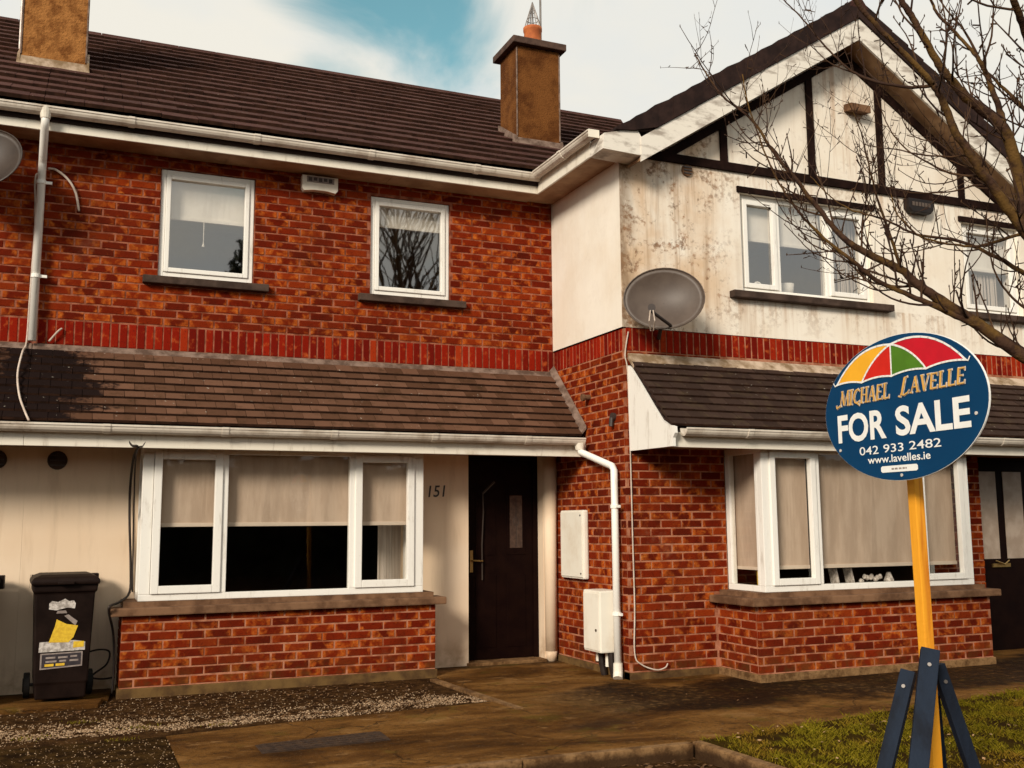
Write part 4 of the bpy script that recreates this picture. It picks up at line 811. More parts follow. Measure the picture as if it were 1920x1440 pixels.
# ------------------------------------------------------------------ satellite dishes
def dish(c, nrm, a, bb, mat, label, wall_y, foot, feed=None, armfoot=None):
    c = Vector(c); nrm = Vector(nrm).normalized(); ex = Vector((0, 0, 1)).cross(nrm).normalized(); ey = nrm.cross(ex)
    t = thing('satellite_dish', c, label, 'satellite dish', 'satellite dishes')
    b = B(); n, k = 36, 8; vs = [c - nrm * .10]; fs = []
    for i in range(1, k + 1):
        q = i / k
        for j in range(n): an = 2 * math.pi * j / n; vs.append(c + ex * a * q * math.cos(an) + ey * bb * q * math.sin(an) - nrm * .10 * (1 - q * q))
    for j in range(n): fs.append((0, 1 + j, 1 + (j + 1) % n))
    for i in range(k - 1):
        for j in range(n): fs.append((1 + i * n + j, 1 + (i + 1) * n + j, 1 + (i + 1) * n + (j + 1) % n, 1 + i * n + (j + 1) % n))
    m_ = len(vs); vs2 = [p - nrm * .008 for p in vs]; fs2 = [tuple(m_ + i for i in reversed(f)) for f in fs]; o_ = 1 + (k - 1) * n
    rim = [(o_ + j, o_ + (j + 1) % n, m_ + o_ + (j + 1) % n, m_ + o_ + j) for j in range(n)]
    b.add(vs + vs2, fs + fs2 + rim); r = b.build('reflector', mat, t, smooth=True)
    B().tube([c + ex * a * math.cos(j * math.pi / 18) + ey * bb * math.sin(j * math.pi / 18) for j in range(37)], .007, 6).build('rim', mat, r)
    f = Vector(foot); low = c - ey * bb * .93
    B().tube([c - nrm * .11, c - nrm * .16 - ey * .05, Vector((f.x, wall_y, f.z))], .018, 8).build('wall_bracket', 'metal_dark', t)
    lnb = Vector(feed) if feed else c + nrm * .26 - ey * bb * .62 - ex * .02
    low = Vector(armfoot) if armfoot else low
    B().tube([low - nrm * .03, low + nrm * .04, lnb], .015, 8).build('feed_arm', 'metal_dark', t)
    h = B().tube([lnb + nrm * .04 + ey * .02, lnb - nrm * .05 + ey * .05], [.035, .03], 10).build('receiver', 'metal_dark', t)
    B().tube([lnb - nrm * .05 + ey * .05, lnb - nrm * .065 + ey * .057], .024, 10).build('feed_cap', 'stickerw', h)
    for dx in (-.012, .012): B().tube([lnb + nrm * .03 + ex * dx, lnb + nrm * .01 - ey * .09 + ex * dx * 2, lnb - nrm * .10 - ey * .14 + ex * dx], .006, 6).build('cable', 'cablew', h)
    return t
dish(onY(1245, 559, GY - .38), (-.50, -.84, .20), .365, .300, 'dish', 'grey satellite dish on the corner of the stained white gable wall', GY, (6.15, 0, 3.0), onY(1222, 584, GY - .66), onY(1257, 613, GY - .42))
dish(onY(-34, 296, -.40), (-.35, -.86, .30), .33, .30, 'dishdark', 'dark satellite dish cut off by the left edge under the eaves', 0.0, (.35, 0, 4.2))
# ------------------------------------------------------------------ cables
def cable(name, pts, r, mat, label, smoothn=5):
    p = [Vector(q) for q in pts]; out = []
    for i in range(len(p) - 1):
        a, b_, c, d_ = p[max(i - 1, 0)], p[i], p[i + 1], p[min(i + 2, len(p) - 1)]
        for k in range(smoothn):
            t = k / smoothn; out.append(.5 * ((2 * b_) + (c - a) * t + (2 * a - 5 * b_ + 4 * c - d_) * t * t + (3 * b_ - a - 3 * c + d_) * t ** 3))
    out.append(p[-1]); tag(B().tube(out, r, 6).build(name, mat, smooth=True), label, 'cable')
cable('cable', [onY(1178, 622, GY - .012), onY(1172, 665, GY - .012), onY(1177, 700, GY - .012), onY(1182, 850, GY - .012), onY(1186, 1000, GY - .012), onY(1190, 1140, GY - .012), onY(1190, 1225, GY - .012), onY(1203, 1246, GY - .03), onY(1230, 1256, GY - .05), onY(1247, 1252, GY - .05), onY(1252, 1244, GY - .03)], .007, 'cablew', 'thin pale cable down the front brick corner of the gabled house, curling at the foot')
cable('cable', [onY(90, 316, -.02), onY(106, 319, -.03), onY(128, 337, -.03), onY(142, 362, -.03), onY(148, 396, -.01)], .011, 'cablew', 'short grey cable curving across the bricks right of the upper downpipe')
cable('cable', [onY(71, 325, -.02), onY(66, 340, -.02), onY(66, 420, -.02), onY(56, 560, -.02), onY(50, 640, -.02), onY(42, 660, -.26), onY(33, 700, -.43), onY(36, 740, -.60), onY(46, 770, -.74), onY(54, 788, -.84)], .009, 'cablew', 'grey cable from the upper downpipe snaking over the dark wet lean-to tiles')
cable('cable', [onY(92, 640, -.03), onY(108, 622, -.04), onY(116, 616, -.02)], .010, 'cablew', 'stub of grey cable poking from the soldier bricks above the lean-to')
cable('cable', [onY(238, 820, -.71), onY(247, 835, -.72), onY(258, 838, -.72), onY(250, 860, -.35), onY(244, 915, -.06), onY(243, 980, -.04), onY(245, 1060, -.04), onY(243, 1110, -.05), onY(225, 1128, -.35), onY(207, 1136, -.60), onY(204, 1148, -.58), onY(212, 1185, -.45), onY(214, 1240, -.45), onY(210, 1300, -.45)], .011, 'cableb', 'thick black cable bundle dropping from the lean-to down the left side of the bay')
cable('cable', [onY(276, 822, -.715), onY(268, 836, -.72), onY(258, 842, -.70), onY(253, 880, -.30), onY(250, 1000, -.06), onY(248, 1110, -.08)], .007, 'cableb', 'second black cable hooked over the lean-to fascia beside the bay window')
cable('cable', [onY(158, 1225, -.15), onY(185, 1218, -.1), onY(205, 1222, -.2), onY(200, 1245, -.2), onY(178, 1262, -.2), onY(172, 1270, -.2), onY(190, 1273, -.25), onY(214, 1270, -.40)], .008, 'cableb', 'loose black cable looping between the wheeled bin and the bay wall')

# ------------------------------------------------------------------ ground
P = lambda u, v, z=G: onZ(u, v, z)
def sheet(name, pts, z0, z1, mat, kind='structure'):
    b = B(); b.prism([(p[0], p[1], z0) for p in pts], (0, 0, z1 - z0)); o = b.build(name, mat, kind=kind); return o
B().box(-400, 400, -400, 400, -1.2, -.27).build('ground', 'soil', kind='structure')
kA, kB, kC = P(800, 1441), P(1290, 1394), P(1480, 1455)      # planting-bed edge
le = [P(1318, 1386), P(1500, 1362), P(1700, 1328), P(1920, 1296)]   # lawn edge
far = Vector((14.0, -2.6, 0))
g0 = P(312, 1380); g1 = P(345, 1450); gr = P(985, 1332)
conc = [(4.29, .25), (14, .25), (14, -2.55), (le[3].x, le[3].y), (le[2].x, le[2].y), (le[1].x, le[1].y), (kB.x + .10, kB.y + .06), (kB.x, kB.y), (kA.x, kA.y), (2.2, -5.2), (1.3, -5.2), (g1.x, g1.y), (g0.x, g0.y), (P(560, 1352).x, P(560, 1352).y), (P(930, 1315).x, P(930, 1315).y)]
sheet('path', conc, -.30, G, 'conc')
sheet('gravel_bed', [(-1.5, .2), (4.285, .2), (P(925, 1314).x, P(925, 1314).y + .02), (P(560, 1350).x, P(560, 1350).y + .02), (g0.x, g0.y + .02), (-1.5, g0.y + .15)], -.30, G - .012, 'soil')
sheet('driveway', [(-3, g0.y + .14), (g0.x - .01, g0.y + .01), (g1.x - .01, g1.y), (1.28, -5.2), (-3, -5.2)], -.30, G - .006, 'tarmac')
B().prism([(-3, -.62, G - .02), (1.40, -.62, G - .02), (1.36, -.88, G - .02), (-3, -.95, G - .02)], (0, 0, .045)).build('paving_slab', 'conc', kind='structure', bevel=.01)
B().prism([(-3, .0, G - .02), (1.49, .0, G - .02), (1.44, -.612, G - .02), (-3, -.612, G - .02)], (0, 0, .030)).build('paving_slab', 'conc', kind='structure', bevel=.01)
# edging strip closing the gravel bed by the door
e0, e1 = P(812, 1275), P(975, 1330); dv_ = (e1 - e0).normalized(); pn = Vector((-dv_.y, dv_.x, 0)) * .03
B().prism([e0 + pn - Vector((0, 0, .02)), e1 + pn - Vector((0, 0, .02)), e1 - pn - Vector((0, 0, .02)), e0 - pn - Vector((0, 0, .02))], (0, 0, .032)).build('edging', 'kerb', kind='structure')
# planting-bed kerbs
def kerb(a, c, w, name='kerb'):
    dv = (c - a).normalized(); n = Vector((-dv.y, dv.x, 0)) * w
    L = (c - a).length; k = max(1, int(L / .9))
    for i in range(k):
        p0 = a + (c - a) * (i / k) + dv * .003; p1 = a + (c - a) * ((i + 1) / k) - dv * .003
        B().prism([p0 + Vector((0, 0, -.2)), p1 + Vector((0, 0, -.2)), p1 + n + Vector((0, 0, -.2)), p0 + n + Vector((0, 0, -.2))], (0, 0, .215 + random.uniform(-.004, .004))).build(name, 'kerb', kind='structure', bevel=.012)
kerb(kA - Vector((.6, -.0, 0)), kB, -.075); kerb(kB + Vector((.02, -.01, 0)), kC + (kC - kB) * .6, .075)
bed = [(kA.x - .6, kA.y - .05), (kB.x, kB.y - .05), (kC.x, kC.y - .1), (kC.x + .6, kC.y - 1.2), (kA.x, kA.y - 1.4)]
sheet('planting_bed', bed, -.30, -.205, 'soil')
# drain cover
q = [P(478, 1398), P(712, 1372), P(733, 1388), P(492, 1414)]
dc = thing('drain_cover', ((q[0] + q[2]) / 2), 'rusty rectangular drain cover set in the brown concrete in front of the bay', 'drain cover')
b = B(); b.prism([p + Vector((0, 0, -.01)) for p in q], (0, 0, .014)); b.build('frame', 'cover', dc)
cen = (q[0] + q[1] + q[2] + q[3]) / 4
b = B(); b.prism([cen + (p - cen) * .93 + Vector((0, 0, .0045)) for p in q], (0, 0, .004)); pl = b.build('plate', 'cover', dc)
b = B()
for i in range(14):
    for j in range(4):
        s, t = (i + .5) / 14, (j + .5) / 4; a = q[0].lerp(q[1], s); c = q[3].lerp(q[2], s); p = cen + (a.lerp(c, t) - cen) * .88
        b.box(p.x - .018, p.x + .018, p.y - .006, p.y + .006, G + .0088, G + .0125)
b.build('tread_pattern', 'cover', pl)
# loose stones
def inpoly(x, y, pts):
    r = False; j = len(pts) - 1
    for i in range(len(pts)):
        xi, yi = pts[i][:2]; xj, yj = pts[j][:2]
        if (yi > y) != (yj > y) and x < (xj - xi) * (y - yi) / (yj - yi) + xi: r = not r
        j = i
    return r
from mathutils import noise as mnoise
def noise_(x, y): return mnoise.noise((x, y, 1.7)) + .5 * mnoise.noise((x * 2.7, y * 2.7, 5.1))
def pebble(b, x, y, z, r):
    ps = [(r * random.uniform(.7, 1.2), 0, 0), (0, r * random.uniform(.7, 1.2), 0), (-r * random.uniform(.7, 1.2), 0, 0), (0, -r * random.uniform(.7, 1.2), 0), (random.uniform(-.3, .3) * r, 0, r * random.uniform(.5, .9)), (0, 0, -r * .5)]
    a = random.uniform(0, 6.28); ca, sa = math.cos(a), math.sin(a)
    b.add([(x + p[0] * ca - p[1] * sa, y + p[0] * sa + p[1] * ca, z + p[2]) for p in ps], [(0, 1, 4), (1, 2, 4), (2, 3, 4), (3, 0, 4), (1, 0, 5), (2, 1, 5), (3, 2, 5), (0, 3, 5)])
b = B()
top = [(0, 1352), (310, 1336), (620, 1312), (800, 1292), (900, 1300)]; bot = [(0, 1392), (310, 1370), (600, 1345), (800, 1325), (930, 1312)]
def ip(l, u):
    for (a, va), (c, vc) in zip(l, l[1:]):
        if a <= u <= c: return va + (vc - va) * (u - a) / (c - a)
    return l[-1][1]
for i in range(9000):
    u = random.uniform(-40, 925); v0, v1 = ip(top, max(u, 0)), ip(bot, max(u, 0)); t = random.betavariate(2.6, 1.7); p = P(u, v0 + (v1 - v0) * t)
    if noise_(p.x * 5, p.y * 9) < -.12 + random.gauss(0, .15): continue
    pebble(b, p.x, p.y, G - .010, random.uniform(.003, .0095) * (1.6 if random.random() < .05 else 1))
for i in range(1500):
    p = P(random.uniform(-40, 820), random.uniform(1290, 1352))
    if p.y < YB - .03: pebble(b, p.x, p.y, G - .008, random.uniform(.003, .009))
for i in range(700):
    p = P(random.uniform(-40, 330), random.uniform(1385, 1460)); pebble(b, p.x, p.y, G - .006, random.uniform(.002, .007))
o = b.build('gravel', 'pebble', kind='stuff')
b = B()
def leaf(x, y, z, r):
    a = random.uniform(0, 6.28); d = Vector((math.cos(a), math.sin(a), random.uniform(-.15, .35))) * r; w = Vector((-math.sin(a), math.cos(a), random.uniform(-.3, .3))) * r * .5; c = Vector((x, y, z + r * .25))
    b.add([c - d, c + w, c + d, c - w], [(0, 1, 2), (0, 2, 3)])
for i in range(1300):
    u, v = random.uniform(-40, 830), random.uniform(1275, 1345); p = P(u, v)
    if p.y < YB - .02: leaf(p.x, p.y, G - .006, random.uniform(.008, .024))
for i in range(900):
    p = onZ(random.uniform(850, 1500), random.uniform(1395, 1470), -.205)
    if inpoly(p.x, p.y, bed): leaf(p.x, p.y, -.203, random.uniform(.010, .030))
for i in range(260):
    p = P(random.uniform(950, 1800), random.uniform(1265, 1400)); leaf(p.x, p.y, G, random.uniform(.005, .014))
b.build('leaf_litter', 'litter', kind='stuff')
b = B()
for (u, v, n_, rr) in ((270, 1362, 90, .10), (150, 1352, 60, .07), (60, 1382, 60, .09), (225, 1385, 50, .07), (410, 1356, 40, .05)):
    c_ = P(u, v)
    for i in range(n_):
        x, y = random.gauss(c_.x, rr), random.gauss(c_.y, rr * .5); h = random.uniform(.006, .020); a = random.uniform(0, 6.28); w = .004
        b.add([(x - math.cos(a) * w, y - math.sin(a) * w, G - .01), (x + math.cos(a) * w, y + math.sin(a) * w, G - .01), (x + random.gauss(0, .006), y + random.gauss(0, .006), G - .01 + h)], [(0, 1, 2)])
b.build('moss', 'grass', kind='stuff')
# lawn
lawn = [(kB.x + .12, kB.y + .02), (le[1].x, le[1].y), (le[2].x, le[2].y), (le[3].x, le[3].y), (14, -2.56), (14, -8.5), (5.2, -8.5), (kC.x + .12, kC.y - .05)]
sheet('lawn', lawn, -.30, G + .004, 'turf')
b = B(); nbl = 0
bx0, bx1, by0, by1 = 4.4, 12.5, -7.5, -2.6
from mathutils import noise as mnoise
for i in range(190000):
    x, y = random.uniform(bx0, bx1), random.uniform(by0, by1)
    if not inpoly(x + random.gauss(0, .025), y + random.gauss(0, .025), lawn): continue
    cl = mnoise.noise((x * 4.5, y * 4.5, 0)) + .6 * mnoise.noise((x * 13, y * 13, 3))
    if cl < -.16 + random.gauss(0, .10): continue
    v = Vector((x, y, G)) - CAM; dz = v.dot(AD)
    if dz < .5: continue
    u_ = 960 + FPX * v.dot(AR) / dz; v_ = 720 - FPX * v.dot(AU) / dz
    if u_ < 1150 or u_ > 2150 or v_ > 1700: continue
    h = random.uniform(.012, .040) * (0.75 + 1.0 * max(0, cl + .2)); a = random.uniform(0, 6.28); w = random.uniform(.002, .0045); l = random.uniform(.2, 1.5) * h; c2 = random.uniform(0, 6.28)
    dx, dy = math.cos(a) * w, math.sin(a) * w; lx, ly = math.cos(c2) * l, math.sin(c2) * l
    o_ = len(b.v); b.v += [(x - dx, y - dy, G), (x + dx, y + dy, G), (x + lx * .4 + dx * .7, y + ly * .4 + dy * .7, G + h * .6), (x + lx, y + ly, G + h)]; b.f += [(o_, o_ + 1, o_ + 2), (o_, o_ + 2, o_ + 3)]; b.mi += [0, 0]
o = b.build('grass', 'grass', kind='stuff')
b = B()
for i in range(130):
    p = P(random.uniform(1380, 1920), random.uniform(1310, 1450))
    if inpoly(p.x, p.y, lawn): leaf(p.x, p.y, G + .03, random.uniform(.010, .022))
b.build('fallen_leaves', 'paleleaf', kind='stuff')

# ------------------------------------------------------------------ wheeled bins
def wheelie(x, y, rz, label):
    t = thing('wheelie_bin', (x, y, G + .012), label, 'bin', 'wheeled bins')
    R_ = Matrix.Rotation(rz, 3, 'Z'); T = lambda p: R_ @ Vector(p) + Vector((x, y, G + .012))
    def out(b, name, mat, parent=t, **k):
        b.v = [tuple(T(p)) for p in b.v]; return b.build(name, mat, parent, **k)
    # body: front face leans out towards the top
    def ring(z, hw, yf, yb): return [(-hw, yf, z), (hw, yf, z), (hw, yb, z), (-hw, yb, z)]
    b = B(); rs = [ring(.03, .185, -.19, .20), ring(.14, .19, -.205, .22), ring(.16, .198, -.212, .235), ring(.86, .222, -.262, .27), ring(.87, .238, -.278, .285), ring(.93, .240, -.280, .288)]
    b.v = [p for r in rs for p in r]; b.f = [(3, 2, 1, 0)] + [(i * 4 + j, i * 4 + (j + 1) % 4, i * 4 + 4 + (j + 1) % 4, i * 4 + 4 + j) for i in range(5) for j in range(4)] + [(20, 21, 22, 23)]; b.mi = [0] * len(b.f)
    out(b, 'body', 'bin', bevel=.012)
    b = B(); n = 8
    ls = [(.925, .252, -.305), (.955, .256, -.310), (.985, .235, -.285), (1.005, .18, -.22)]
    b.v = [p for z, hw, yf in ls for p in ring(z, hw, yf, .30 if z < .96 else .27)]; b.f = [(3, 2, 1, 0)] + [(i * 4 + j, i * 4 + (j + 1) % 4, i * 4 + 4 + (j + 1) % 4, i * 4 + 4 + j) for i in range(3) for j in range(4)] + [(12, 13, 14, 15)]; b.mi = [0] * len(b.f)
    l = out(b, 'lid', 'bin', bevel=.012)
    out(B().box(-.06, .06, -.335, -.305, .93, .952), 'lid_grip', 'bin', l, bevel=.006)
    for s in (-1, 1): out(B().box(s * .235 - .015, s * .235 + .03 * s + .015, .20, .31, .88, .99), 'hinge', 'bin', bevel=.008)
    out(B().tube([(-.24, .34, .97), (.24, .34, .97)], .016, 8), 'handle', 'bin')
    for s in (-1, 1):
        w = out(B().tube([(s * .215, .20, .10), (s * .262, .20, .10)], .10, 22), 'wheel', 'rubber', bevel=.008); out(B().tube([(s * .262, .20, .10), (s * .268, .20, .10)], .055, 16), 'hub', 'bin', w)
    out(B().tube([(-.25, .20, .10), (.25, .20, .10)], .014, 8), 'axle', 'metal_dark')
    return t, out
tb, out = wheelie(1.07, -.43, .05, 'black wheeled bin with white and yellow stickers standing against the cream wall')
fy = lambda z: -.2125 - (z - .16) * .0715 - .0025
def stick(name, mat, pts, lift=0.0):
    b = B(); b.prism([(x, fy(z) - lift, z) for x, z in pts], (0, -.0012, 0)); return out(b, name, mat, tb)
stick('sticker', 'stickerw', [(-.115, .735), (-.06, .725), (.02, .745), (.075, .735), (.08, .775), (.065, .80), (.03, .795), (.0, .815), (-.05, .79), (-.095, .80), (-.115, .78)])
stick('sticker', 'stickerg', [(-.06, .70), (.02, .70), (.01, .722), (-.05, .722)]); stick('sticker', 'stickerg', [(.0, .68), (.085, .60), (.10, .635), (.03, .69)])
stick('sticker', 'stickery', [(-.105, .475), (.04, .47), (.075, .51), (.105, .60), (.02, .615), (-.055, .655), (-.065, .60)], .0015)
stick('sticker', 'stickerw', [(-.175, .40), (.165, .405), (.165, .47), (.09, .485), (-.17, .48)])
stick('sticker', 'stickery', [(.075, .425), (.155, .43), (.155, .475), (.078, .475)], .0015)
stick('sticker', 'stickerg', [(-.16, .265), (.15, .28), (.15, .395), (-.16, .39)]); stick('sticker', 'stickern', [(-.148, .277), (.138, .292), (.138, .385), (-.148, .38)], .0015)
b = B()
for i, (x0, x1, z) in enumerate(((-.12, -.05, .355), (-.03, .04, .355), (.06, .11, .36), (-.12, -.04, .325), (-.02, .03, .327), (.055, .12, .328))): b.prism([(x0, fy(z) - .003, z - .007), (x1, fy(z) - .003, z - .006), (x1, fy(z) - .003, z + .008), (x0, fy(z) - .003, z + .007)], (0, -.0006, 0))
out(b, 'printed_mark', 'stickerg', tb)
b = B()
for i, (x0, x1, z) in enumerate(((-.125, -.06, .297), (-.045, .02, .299))): b.prism([(x0, fy(z) - .003, z - .009), (x1, fy(z) - .003, z - .008), (x1, fy(z) - .003, z + .011), (x0, fy(z) - .003, z + .010)], (0, -.0006, 0))
out(b, 'printed_mark', 'stickery', tb)
wheelie(.325, -.43, -.04, 'black wheeled bin of which only a lid corner shows at the left edge')

# ------------------------------------------------------------------ for-sale sign
BA = math.radians(4.6); SR = Vector((-math.sin(BA), -math.cos(BA), 0)); SN = Vector((-math.cos(BA), math.sin(BA), 0)); SCN = Vector((4.241, -6.518, 1.745)); SA, SBB = .503, .305
# SR: the board's reading direction, SN: the face it shows to the street
base = Vector((SCN.x + .05, SCN.y + .05, G))
sign = thing('for_sale_sign', base, 'blue oval for-sale board with striped umbrella emblem on a yellow post with navy props', 'sign')
def S(s, t, lift=0.0): return SCN + SR * s + Vector((0, 0, t)) + SN * lift
def bp(u, v):
    r = ray(u, v); k = (SCN - CAM).dot(SN) / r.dot(SN); q_ = CAM + r * k - SCN; return q_.dot(SR), q_.z
def zpx(zx, zy): return 1500 + zx / 4.2357, 580 + zy / 4.2357
nn = 72; el = lambda k, l=0: [S(SA * k * math.cos(2 * math.pi * i / nn), SBB * k * math.sin(2 * math.pi * i / nn), l) for i in range(nn)]
B().prism(el(1), -SN * .007).build('board_back', 'signwhite', sign)
bo = B().prism(el(.994, .0), SN * .002).build('board', 'signblue', sign)
def poly2(b, pts, lift): o_ = len(b.v); b.v += [tuple(S(s, t, lift)) for s, t in pts]; b.f.append(tuple(range(o_, o_ + len(pts)))); b.mi.append(0)
def arc(p, q_, bulge, n=10):
    (a, c), (d_, e_) = p, q_; mx, my = (a + d_) / 2, (c + e_) / 2; dx, dy = d_ - a, e_ - c; cx_, cy_ = mx - dy * bulge, my + dx * bulge
    return [((1 - t) ** 2 * a + 2 * t * (1 - t) * cx_ + t * t * d_, (1 - t) ** 2 * c + 2 * t * (1 - t) * cy_ + t * t * e_) for t in [i / n for i in range(n + 1)]]
ap = bp(*zpx(722, 278)); tips = [bp(*zpx(*q_)) for q_ in ((300, 605), (497, 582), (733, 530), (1008, 470), (1325, 400))]
ribs = [arc(tips[0], ap, .26), arc(tips[1], ap, .16), arc(tips[2], ap, .0), arc(tips[3], ap, -.17), arc(tips[4], ap, -.26)]
for i, mt in enumerate(('signyellow', 'signred', 'signgreen', 'signpink')):
    sc = arc(tips[i], tips[i + 1], .09)
    b = B(); poly2(b, ribs[i][::-1] + sc[1:-1] + ribs[i + 1], .0035); b.build('umbrella_panel', mt, bo)
def strip(b, pts, w, lift):
    pr_ = [S(s, t, lift) for s, t in pts]
    for a, c in zip(pr_, pr_[1:]):
        d = (c - a).normalized(); n = d.cross(SN) * w; e_ = d * w * .6; b.add([a + n - e_, c + n + e_, c - n + e_, a - n - e_], [(0, 1, 2, 3)])
b = B()
for i, r in enumerate(ribs): strip(b, r, .0042, .0045 + .0001 * i)
for i in range(4): strip(b, arc(tips[i], tips[i + 1], .09), .0038, .0052 + .0001 * i)
for tp, dx in ((tips[0], -1), (tips[4], 1)): strip(b, [tp, (tp[0] + dx * .012, tp[1] - .004), (tp[0] + dx * .022, tp[1] + .010)], .003, .0058)
b.build('umbrella_outline', 'signwhite', bo)
ey3 = Vector((0, 0, 1))
def board_text(body, s0, s1, t0, t1, mat, lift=.004, **k):
    b = B(); letters(b, body, S(s0, t0, lift), SR, ey3, s1 - s0, t1 - t0, **k); return b.build('lettering', mat, bo)
board_text('FOR', -.410, -.080, -.124, .004, 'signwhite', offset=.028); board_text('SALE', -.020, .407, -.121, .004, 'signwhite', offset=.028)
board_text('042', -.265, -.138, -.186, -.150, 'signwhite', offset=.004); board_text('933', -.106, .020, -.184, -.149, 'signwhite', offset=.004); board_text('2482', .055, .240, -.182, -.147, 'signwhite', offset=.004)
board_text('www.lavelles.ie', -.212, .176, -.226, -.194, 'signwhite', offset=.012)
b = B(); c0, c1 = -.128, .100; bt = [(c0 + .008, -.268), (c1 - .008, -.268), (c1, -.262), (c1, -.247), (c1 - .008, -.241), (c0 + .008, -.241), (c0, -.247), (c0, -.262)]; poly2(b, bt, .004); pl = b.build('licence_strip', 'signwhite', bo)
b = B()
for a, c in ((-.06, -.045), (-.04, -.022), (-.015, .002), (.008, .022), (.026, .034)): poly2(b, [(a, -.258), (c, -.258), (c, -.251), (a, -.251)], .0048)
b.build('printed_mark', 'stickerg', pl)
# the swash serif lettering of the firm's name, drawn stroke by stroke
GL = {  # per letter: strokes (x0,y0,x1,y1,width) in a unit cell
 'M': ([(.06, 0, .20, 1, .06), (.20, 1, .46, .05, .15), (.46, .05, .82, 1, .06), (.82, 1, .90, 0, .15)], .98, [(0, 0, .16), (.78, 0, 1.0), (.10, 1, .26), (.78, 1, .96)]),
 'I': ([(.16, 0, .16, 1, .15)], .32, [(.02, 0, .30), (.02, 1, .30)]),
 'C': ([(.62, .84, .46, .98, .08), (.46, .98, .24, .90, .10), (.24, .90, .10, .62, .14), (.10, .62, .10, .36, .15), (.10, .36, .24, .10, .14), (.24, .10, .46, .01, .10), (.46, .01, .66, .16, .08)], .70, []),
 'H': ([(.14, 0, .14, 1, .14), (.62, 0, .62, 1, .14), (.14, .52, .62, .52, .06)], .76, [(0, 0, .28), (.48, 0, .76), (0, 1, .28), (.48, 1, .76)]),
 'A': ([(.08, 0, .36, 1, .06), (.36, 1, .64, 0, .16), (.18, .34, .52, .34, .06)], .74, [(0, 0, .18), (.50, 0, .76)]),
 'E': ([(.12, 0, .12, 1, .15), (.12, .97, .54, .97, .07), (.12, .52, .42, .52, .06), (.12, .03, .58, .03, .07), (.54, .97, .54, .82, .05), (.58, .03, .58, .20, .05)], .64, []),
 'L': ([(.12, 0, .12, 1, .15), (.12, .03, .56, .03, .07), (.56, .03, .56, .22, .05)], .60, [(.0, 1, .26)]),
 'V': ([(.10, 1, .36, 0, .16), (.36, 0, .62, 1, .06)], .70, [(0, 1, .22), (.50, 1, .74)]),
 'S': ([(.10, .06, .02, -.16, .06), (.02, -.16, -.16, -.10, .05), (.12, 0, .30, 1.06, .16), (.30, 1.06, .50, 1.12, .07), (.02, .02, .30, -.08, .07), (.30, -.08, .62, .06, .08), (.62, .06, .68, .20, .05)], .74, []),   # tall looping capital
}
def swash(word, s0, s1, t0, t1, first=None):
    seq = list(word); w = sum(GL[c][1] for c in seq) + .06 * (len(seq) - 1); out_ = []
    kx = (s1 - s0) / w; h = t1 - t0; x = 0
    for i, c in enumerate(seq):
        st, adv, ser = GL[c]; tall = 1.0
        for (a, y0, d_, y1, wd) in st: out_.append((s0 + (x + a) * kx, t0 + y0 * h * tall, s0 + (x + d_) * kx, t0 + y1 * h * tall, wd * kx))
        for (a, y, d_) in ser: out_.append((s0 + (x + a) * kx, t0 + y * h, s0 + (x + d_) * kx, t0 + y * h, .045 * kx * 1.2))
        x += adv + .06
    return out_
wA = swash('MICHAEL', -.385, -.046, .044, .108); wB = swash('SAVELLE', .022, .392, .050, .112)
wA += [(-.385, .044, -.403, .036, .006), (-.403, .036, -.408, .048, .005), (-.262, .048, -.245, .036, .006)]
def stroke_set(strokes, grow, lift, mat, name):
    b = B()
    for i, (x0, y0, x1, y1, w) in enumerate(strokes):
        sh = .16; x0 += (y0 - .045) * sh; x1 += (y1 - .045) * sh
        a, c = S(x0, y0, lift + .00004 * i), S(x1, y1, lift + .00004 * i); d = (c - a); d = d.normalized() if d.length else SR
        n = d.cross(SN) * (w / 2 + grow); e_ = d * (grow + .0012); b.add([a + n - e_, c + n + e_, c - n + e_, a - n - e_], [(0, 1, 2, 3)])
    b.build(name, mat, bo)
for w_ in (wA, wB): stroke_set(w_, .0024, .0036, 'stickerw', 'lettering_outline'); stroke_set(w_, -.0002, .0078, 'signgold', 'lettering')
for s, t in ((-.40, -.155), (.435, -.07), (.0, -.283)): B().tube([S(s, t, .001), S(s, t, .006)], .007, 8).build('screw', 'stickerw', sign)
# post: square timber behind the board
pb = atD(1703, 905, 4.33); pt_ = Vector((pb.x + .012, pb.y, 0))
yaw = math.radians(20); px, py = Vector((math.cos(yaw), -math.sin(yaw), 0)), Vector((math.sin(yaw), math.cos(yaw), 0))
lean = Vector((.014, .0, 0))
def post_at(z): return Vector((pb.x + .012, pb.y + .03, z)) + lean * (1.42 - z)
hx, hy = SR.copy() * -1, SN.copy() * -1      # post faces square to the board
pc = lambda z: post_at(z)
c0, c1 = pc(G - .05), pc(2.0); ax1, ax2 = SR * .0235, SN * .023
shift = -SN * .050
b = B(); b.v = [tuple(c + shift + ax1 * i + ax2 * j) for c in (c0, c1) for i, j in ((-1, -1), (1, -1), (1, 1), (-1, 1))]; b.f = [(3, 2, 1, 0), (4, 5, 6, 7)] + [(j, (j + 1) % 4, 4 + (j + 1) % 4, 4 + j) for j in range(4)]; b.mi = [0] * 6
b.build('post', 'post', sign, bevel=.004)
